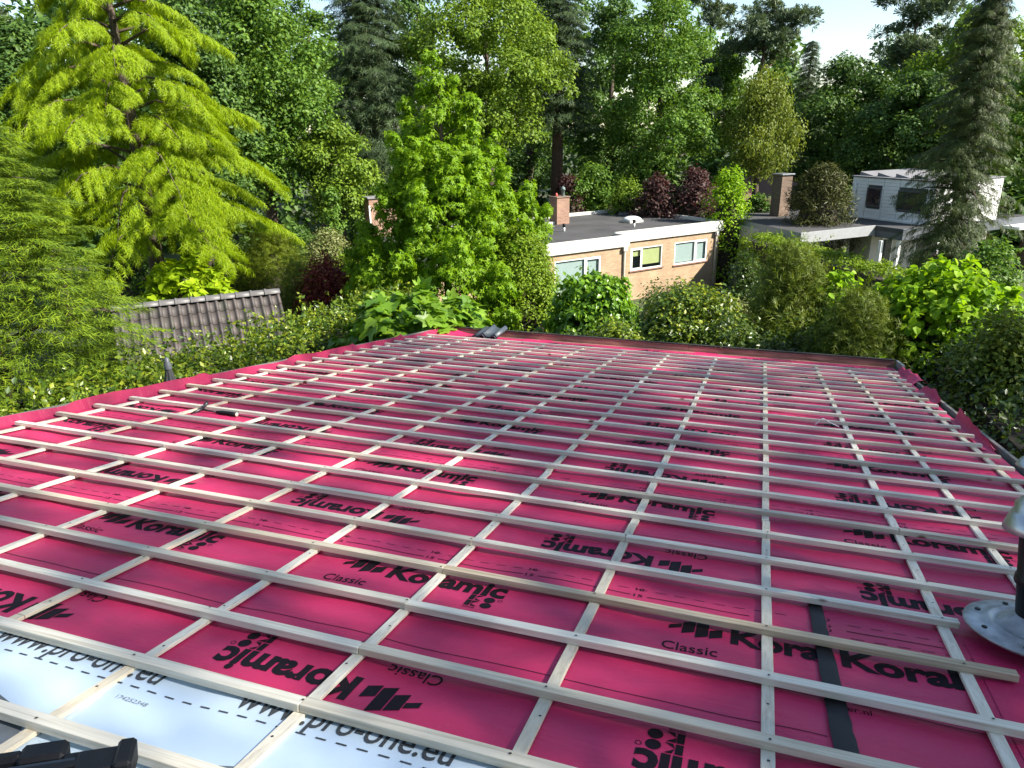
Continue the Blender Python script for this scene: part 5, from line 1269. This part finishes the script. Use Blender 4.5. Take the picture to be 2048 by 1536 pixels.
tree_b('chestnut_tree', 'dark tree between the fir and the sunlit broadleaf tree', 1215, 50, -40, 380, 90, L_DARK, 110, prof=TALL, nl=18, ncl=380, per=56, leaf=0.207, cl=0.55)
tree_b('birch_tree', 'yellowish weeping birch right of the sunlit broadleaf tree', 1500, 43, 150, 350, 72, L_BIRCH, 111, prof=ROUND, nl=16, ncl=330, per=56, leaf=0.141, cl=0.45, lobe=0.42, squash=1.05, droop=1.3, up=0.2, flat=1.5)
tree_p('scots_pine', 'flat topped pine against the sky right of the middle', 1490, 56, 18, 75, 112, z0=zat(1490, 120, 56), nl=8)
tree_p('scots_pine', 'brownish pine left of the flat topped pine', 1390, 58, -10, 60, 113, z0=zat(1390, 240, 58), nl=10)
tree_p('scots_pine', 'tall dark pine between the sky gap and the right trees', 1765, 54, -5, 85, 114, z0=zat(1765, 220, 54), nl=11, ncl=240)
tree_b('oak_tree', 'dark broadleaf mass behind the monkey puzzle', 1650, 52, 120, 400, 110, L_DARK, 115, prof=ROUND, nl=20, ncl=460, per=59, leaf=0.207, cl=0.55, lobe=0.36)
tree_c('spruce', 'small spruce spire against the sky', 1580, 60, 80, 380, 55, L_SPR, 116, nb=150, per=50, leaf=0.55)
tree_b('oak_tree', 'dark tree left behind the tall conifer', 1790, 46, 150, 420, 95, L_DARK, 117, prof=ROUND, nl=18, ncl=420, per=59, leaf=0.200, cl=0.5)
tree_b('willow_tree', 'pale yellow green tree behind the top of the tall conifer', 1880, 48, 30, 300, 95, L_YEL, 118, prof=ROUND, nl=16, ncl=380, per=56, leaf=0.185, cl=0.5, droop=0.9)
tree_b('oak_tree', 'green tree at the right edge behind the tall conifer', 2050, 44, 60, 400, 100, L_MID, 119, prof=TALL, nl=18, ncl=400, per=56, leaf=0.185, cl=0.5)
tree_b('oak_tree', 'dark tree in the gap left of the larch', 660, 46, -30, 380, 75, L_MID, 120, prof=TALL, nl=14, ncl=300, per=56, leaf=0.192, cl=0.5)
tree_b('hazel_tree', 'olive shaded tree low behind the maple on the left', 690, 33, 250, 440, 75, L_YEL, 121, prof=ROUND, nl=12, ncl=240, per=52, leaf=0.163, cl=0.45)
tree_b('hazel_tree', 'low green tree left of the purple shrubs', 1180, 41, 330, 430, 60, L_MID, 122, prof=ROUND, nl=10, ncl=180, per=52, leaf=0.163, cl=0.42)
tree_b('oak_tree', 'dark tree filling the gap behind the larch and the maple top', 860, 55, -60, 400, 85, L_DARK, 123, prof=TALL, nl=16, ncl=300, per=52, leaf=0.24, cl=0.6)
tree_b('oak_tree', 'dark tree right behind the bare fir trunk', 1060, 56, -60, 400, 85, L_DARK, 124, prof=TALL, nl=16, ncl=300, per=52, leaf=0.24, cl=0.6)
tree_b('oak_tree', 'mid green tree behind the birch', 1430, 60, 95, 400, 80, L_MID, 125, prof=TALL, nl=16, ncl=300, per=52, leaf=0.25, cl=0.6)
# understorey
D = 38.0
shrub('purple_shrub', 'left of the two purple leaved shrubs behind the bungalow', spot(1310, D), zat(1310, 345, D), rad(45, D), rad(40, D), L_PURP, 131, n=5000, leaf=0.15, lump=0.25, spikes=40, prof=ROUND)
shrub('purple_shrub', 'taller right hand purple leaved shrub behind the bungalow', spot(1382, D), zat(1382, 328, D), rad(42, D), rad(40, D), L_PURP, 132, n=5000, leaf=0.15, lump=0.25, spikes=40, prof=ROUND)
shrub('bamboo_shrub', 'bright green shrub between the purple shrubs and the brown roof', spot(1447, 36), zat(1447, 325, 36), rad(38, 36), rad(35, 36), L_LIME, 133, n=4500, leaf=0.14, lump=0.25, spikes=60, prof=ROUND)
shrub('olive_shrub', 'olive green shrub behind the bungalow roof', spot(1250, 39), zat(1250, 350, 39), rad(40, 39), rad(38, 39), L_YEL, 134, n=3600, leaf=0.15, lump=0.25, prof=ROUND)
shrub('copper_shrub', 'dark copper shrub behind the brick chimney pot', spot(1135, 40), zat(1135, 340, 40), rad(28, 40), rad(28, 40), L_PURP, 135, n=2600, leaf=0.15, lump=0.25, prof=ROUND)
shrub('dark_holly', 'dark evergreen left of the white house chimney', spot(1510, 40), zat(1510, 385, 40), rad(45, 40), rad(40, 40), L_DARK, 136, n=4000, leaf=0.16, lump=0.2)
shrub('dark_holly', 'dark evergreen under the cedar at the left', spot(250, 26), zat(250, 470, 26), rad(120, 26), rad(90, 26), L_DARK, 137, n=7000, leaf=0.13, lump=0.2)
shrub('dark_holly', 'dark evergreen between the cedar and the variegated shrub', spot(590, 29), zat(590, 440, 29), rad(80, 29), rad(70, 29), L_DARK, 138, n=6000, leaf=0.14, lump=0.2)
shrub('dark_holly', 'dark evergreen behind the left bungalow chimney', spot(760, 37), zat(760, 400, 37), rad(95, 37), rad(70, 37), L_DARK, 139, n=6000, leaf=0.16, lump=0.2)
# far wood that reads as one mass
rg = np.random.default_rng(150)
CC = []; CR = []; OU = []
for k in range(100):
    px = rg.uniform(-300, 2400); D = rg.uniform(64, 88)
    lim = 150 if 1540 < px < 1720 else 60 if 1400 < px < 1840 else 20 if 600 < px < 760 else -40
    p = spot(px, D); H = zat(min(2048, max(0, px)), lim + rg.uniform(0, 70), D); Rk = rg.uniform(2.8, 4.5)
    LC, LS = lobed(rg, 1.5, H, Rk, TALL, 9, 0.5, 0.9)
    c, r, d = crown_clusters(rg, LC, LS, 60, 0.9, 0.95, 0.15); CC.append(c + np.array(p)); CR.append(r); OU.append(d)
for k in range(110):
    px = rg.uniform(-400, 2500); D = rg.uniform(50, 62); p = spot(px, D); Rk = rg.uniform(1.6, 2.8); Hk = rg.uniform(3.0, 8.0)
    n = 26; d = rdir(rg, n); d[:, 2] = np.abs(d[:, 2])
    CC.append(np.array(p) + d * np.array([Rk, Rk, Hk]) * rg.uniform(0.5, 1, (n, 1))); CR.append(np.full(n, 1.0)); OU.append(d)
CC = np.concatenate(CC); CR = np.concatenate(CR); OU = np.concatenate(OU)
P, ax_, nr_ = scatter(rg, CC, CR, OU, 12, 0.8)
fw_ = leaf_mesh('far_wood', P, ax_, nr_, 0.72 * rg.uniform(0.6, 1.3, len(P)), 'leaf', L_DARK)
tag(fw_, 'distant dark wood closing the view behind the gardens', 'wood', kind='stuff')

# ------------------------------------------------------------------ tall trees right of the roof, out of the picture, whose shade falls on it
GS = 'tall limes around the roof'
def copy_thing(root, loc, rotz, label, group=None):
    r = root.copy(); COL.objects.link(r); r.location = loc; r.rotation_euler = (0, 0, rotz); r['label'] = label
    if group: r['group'] = group
    for ch in list(root.children):
        c = ch.copy(); COL.objects.link(c); c.parent = r
    return r
limes = []
for k, (y, x, H, sd_) in enumerate(((-11.9, 23.5, 26.5, 161), (-8.3, 22.5, 26.5, 162), (-4.7, 23.2, 26.5, 163), (-1.2, 22.4, 26.5, 164))):
    limes.append(broadleaf('lime_tree', ['southernmost', 'second', 'third', 'northernmost'][k] + ' of the tall lime trees right of the roof', (x, y, 0), H, 3.5, 9.0, L_MID, sd_, prof=[(0, 0.7), (0.2, 1), (0.7, 1.0), (0.9, 0.8), (1, 0.4)], nl=26, ncl=340, per=30, leaf=0.25, cl=1.5, lobe=0.5, core=0.75, group=GS))
for k, (x, y) in enumerate(((-15, -20.5), (-9.5, -22.5), (-4, -21.5), (1.5, -23), (6.5, -21.5))):  # row added out of view to cut skylight on the batten fronts
    copy_thing(limes[k % 4], (x, y, 0), k * 1.7, ['first', 'second', 'third', 'fourth', 'fifth'][k] + ' from the left of the unseen lime trees added behind the ridge to cut skylight', GS)
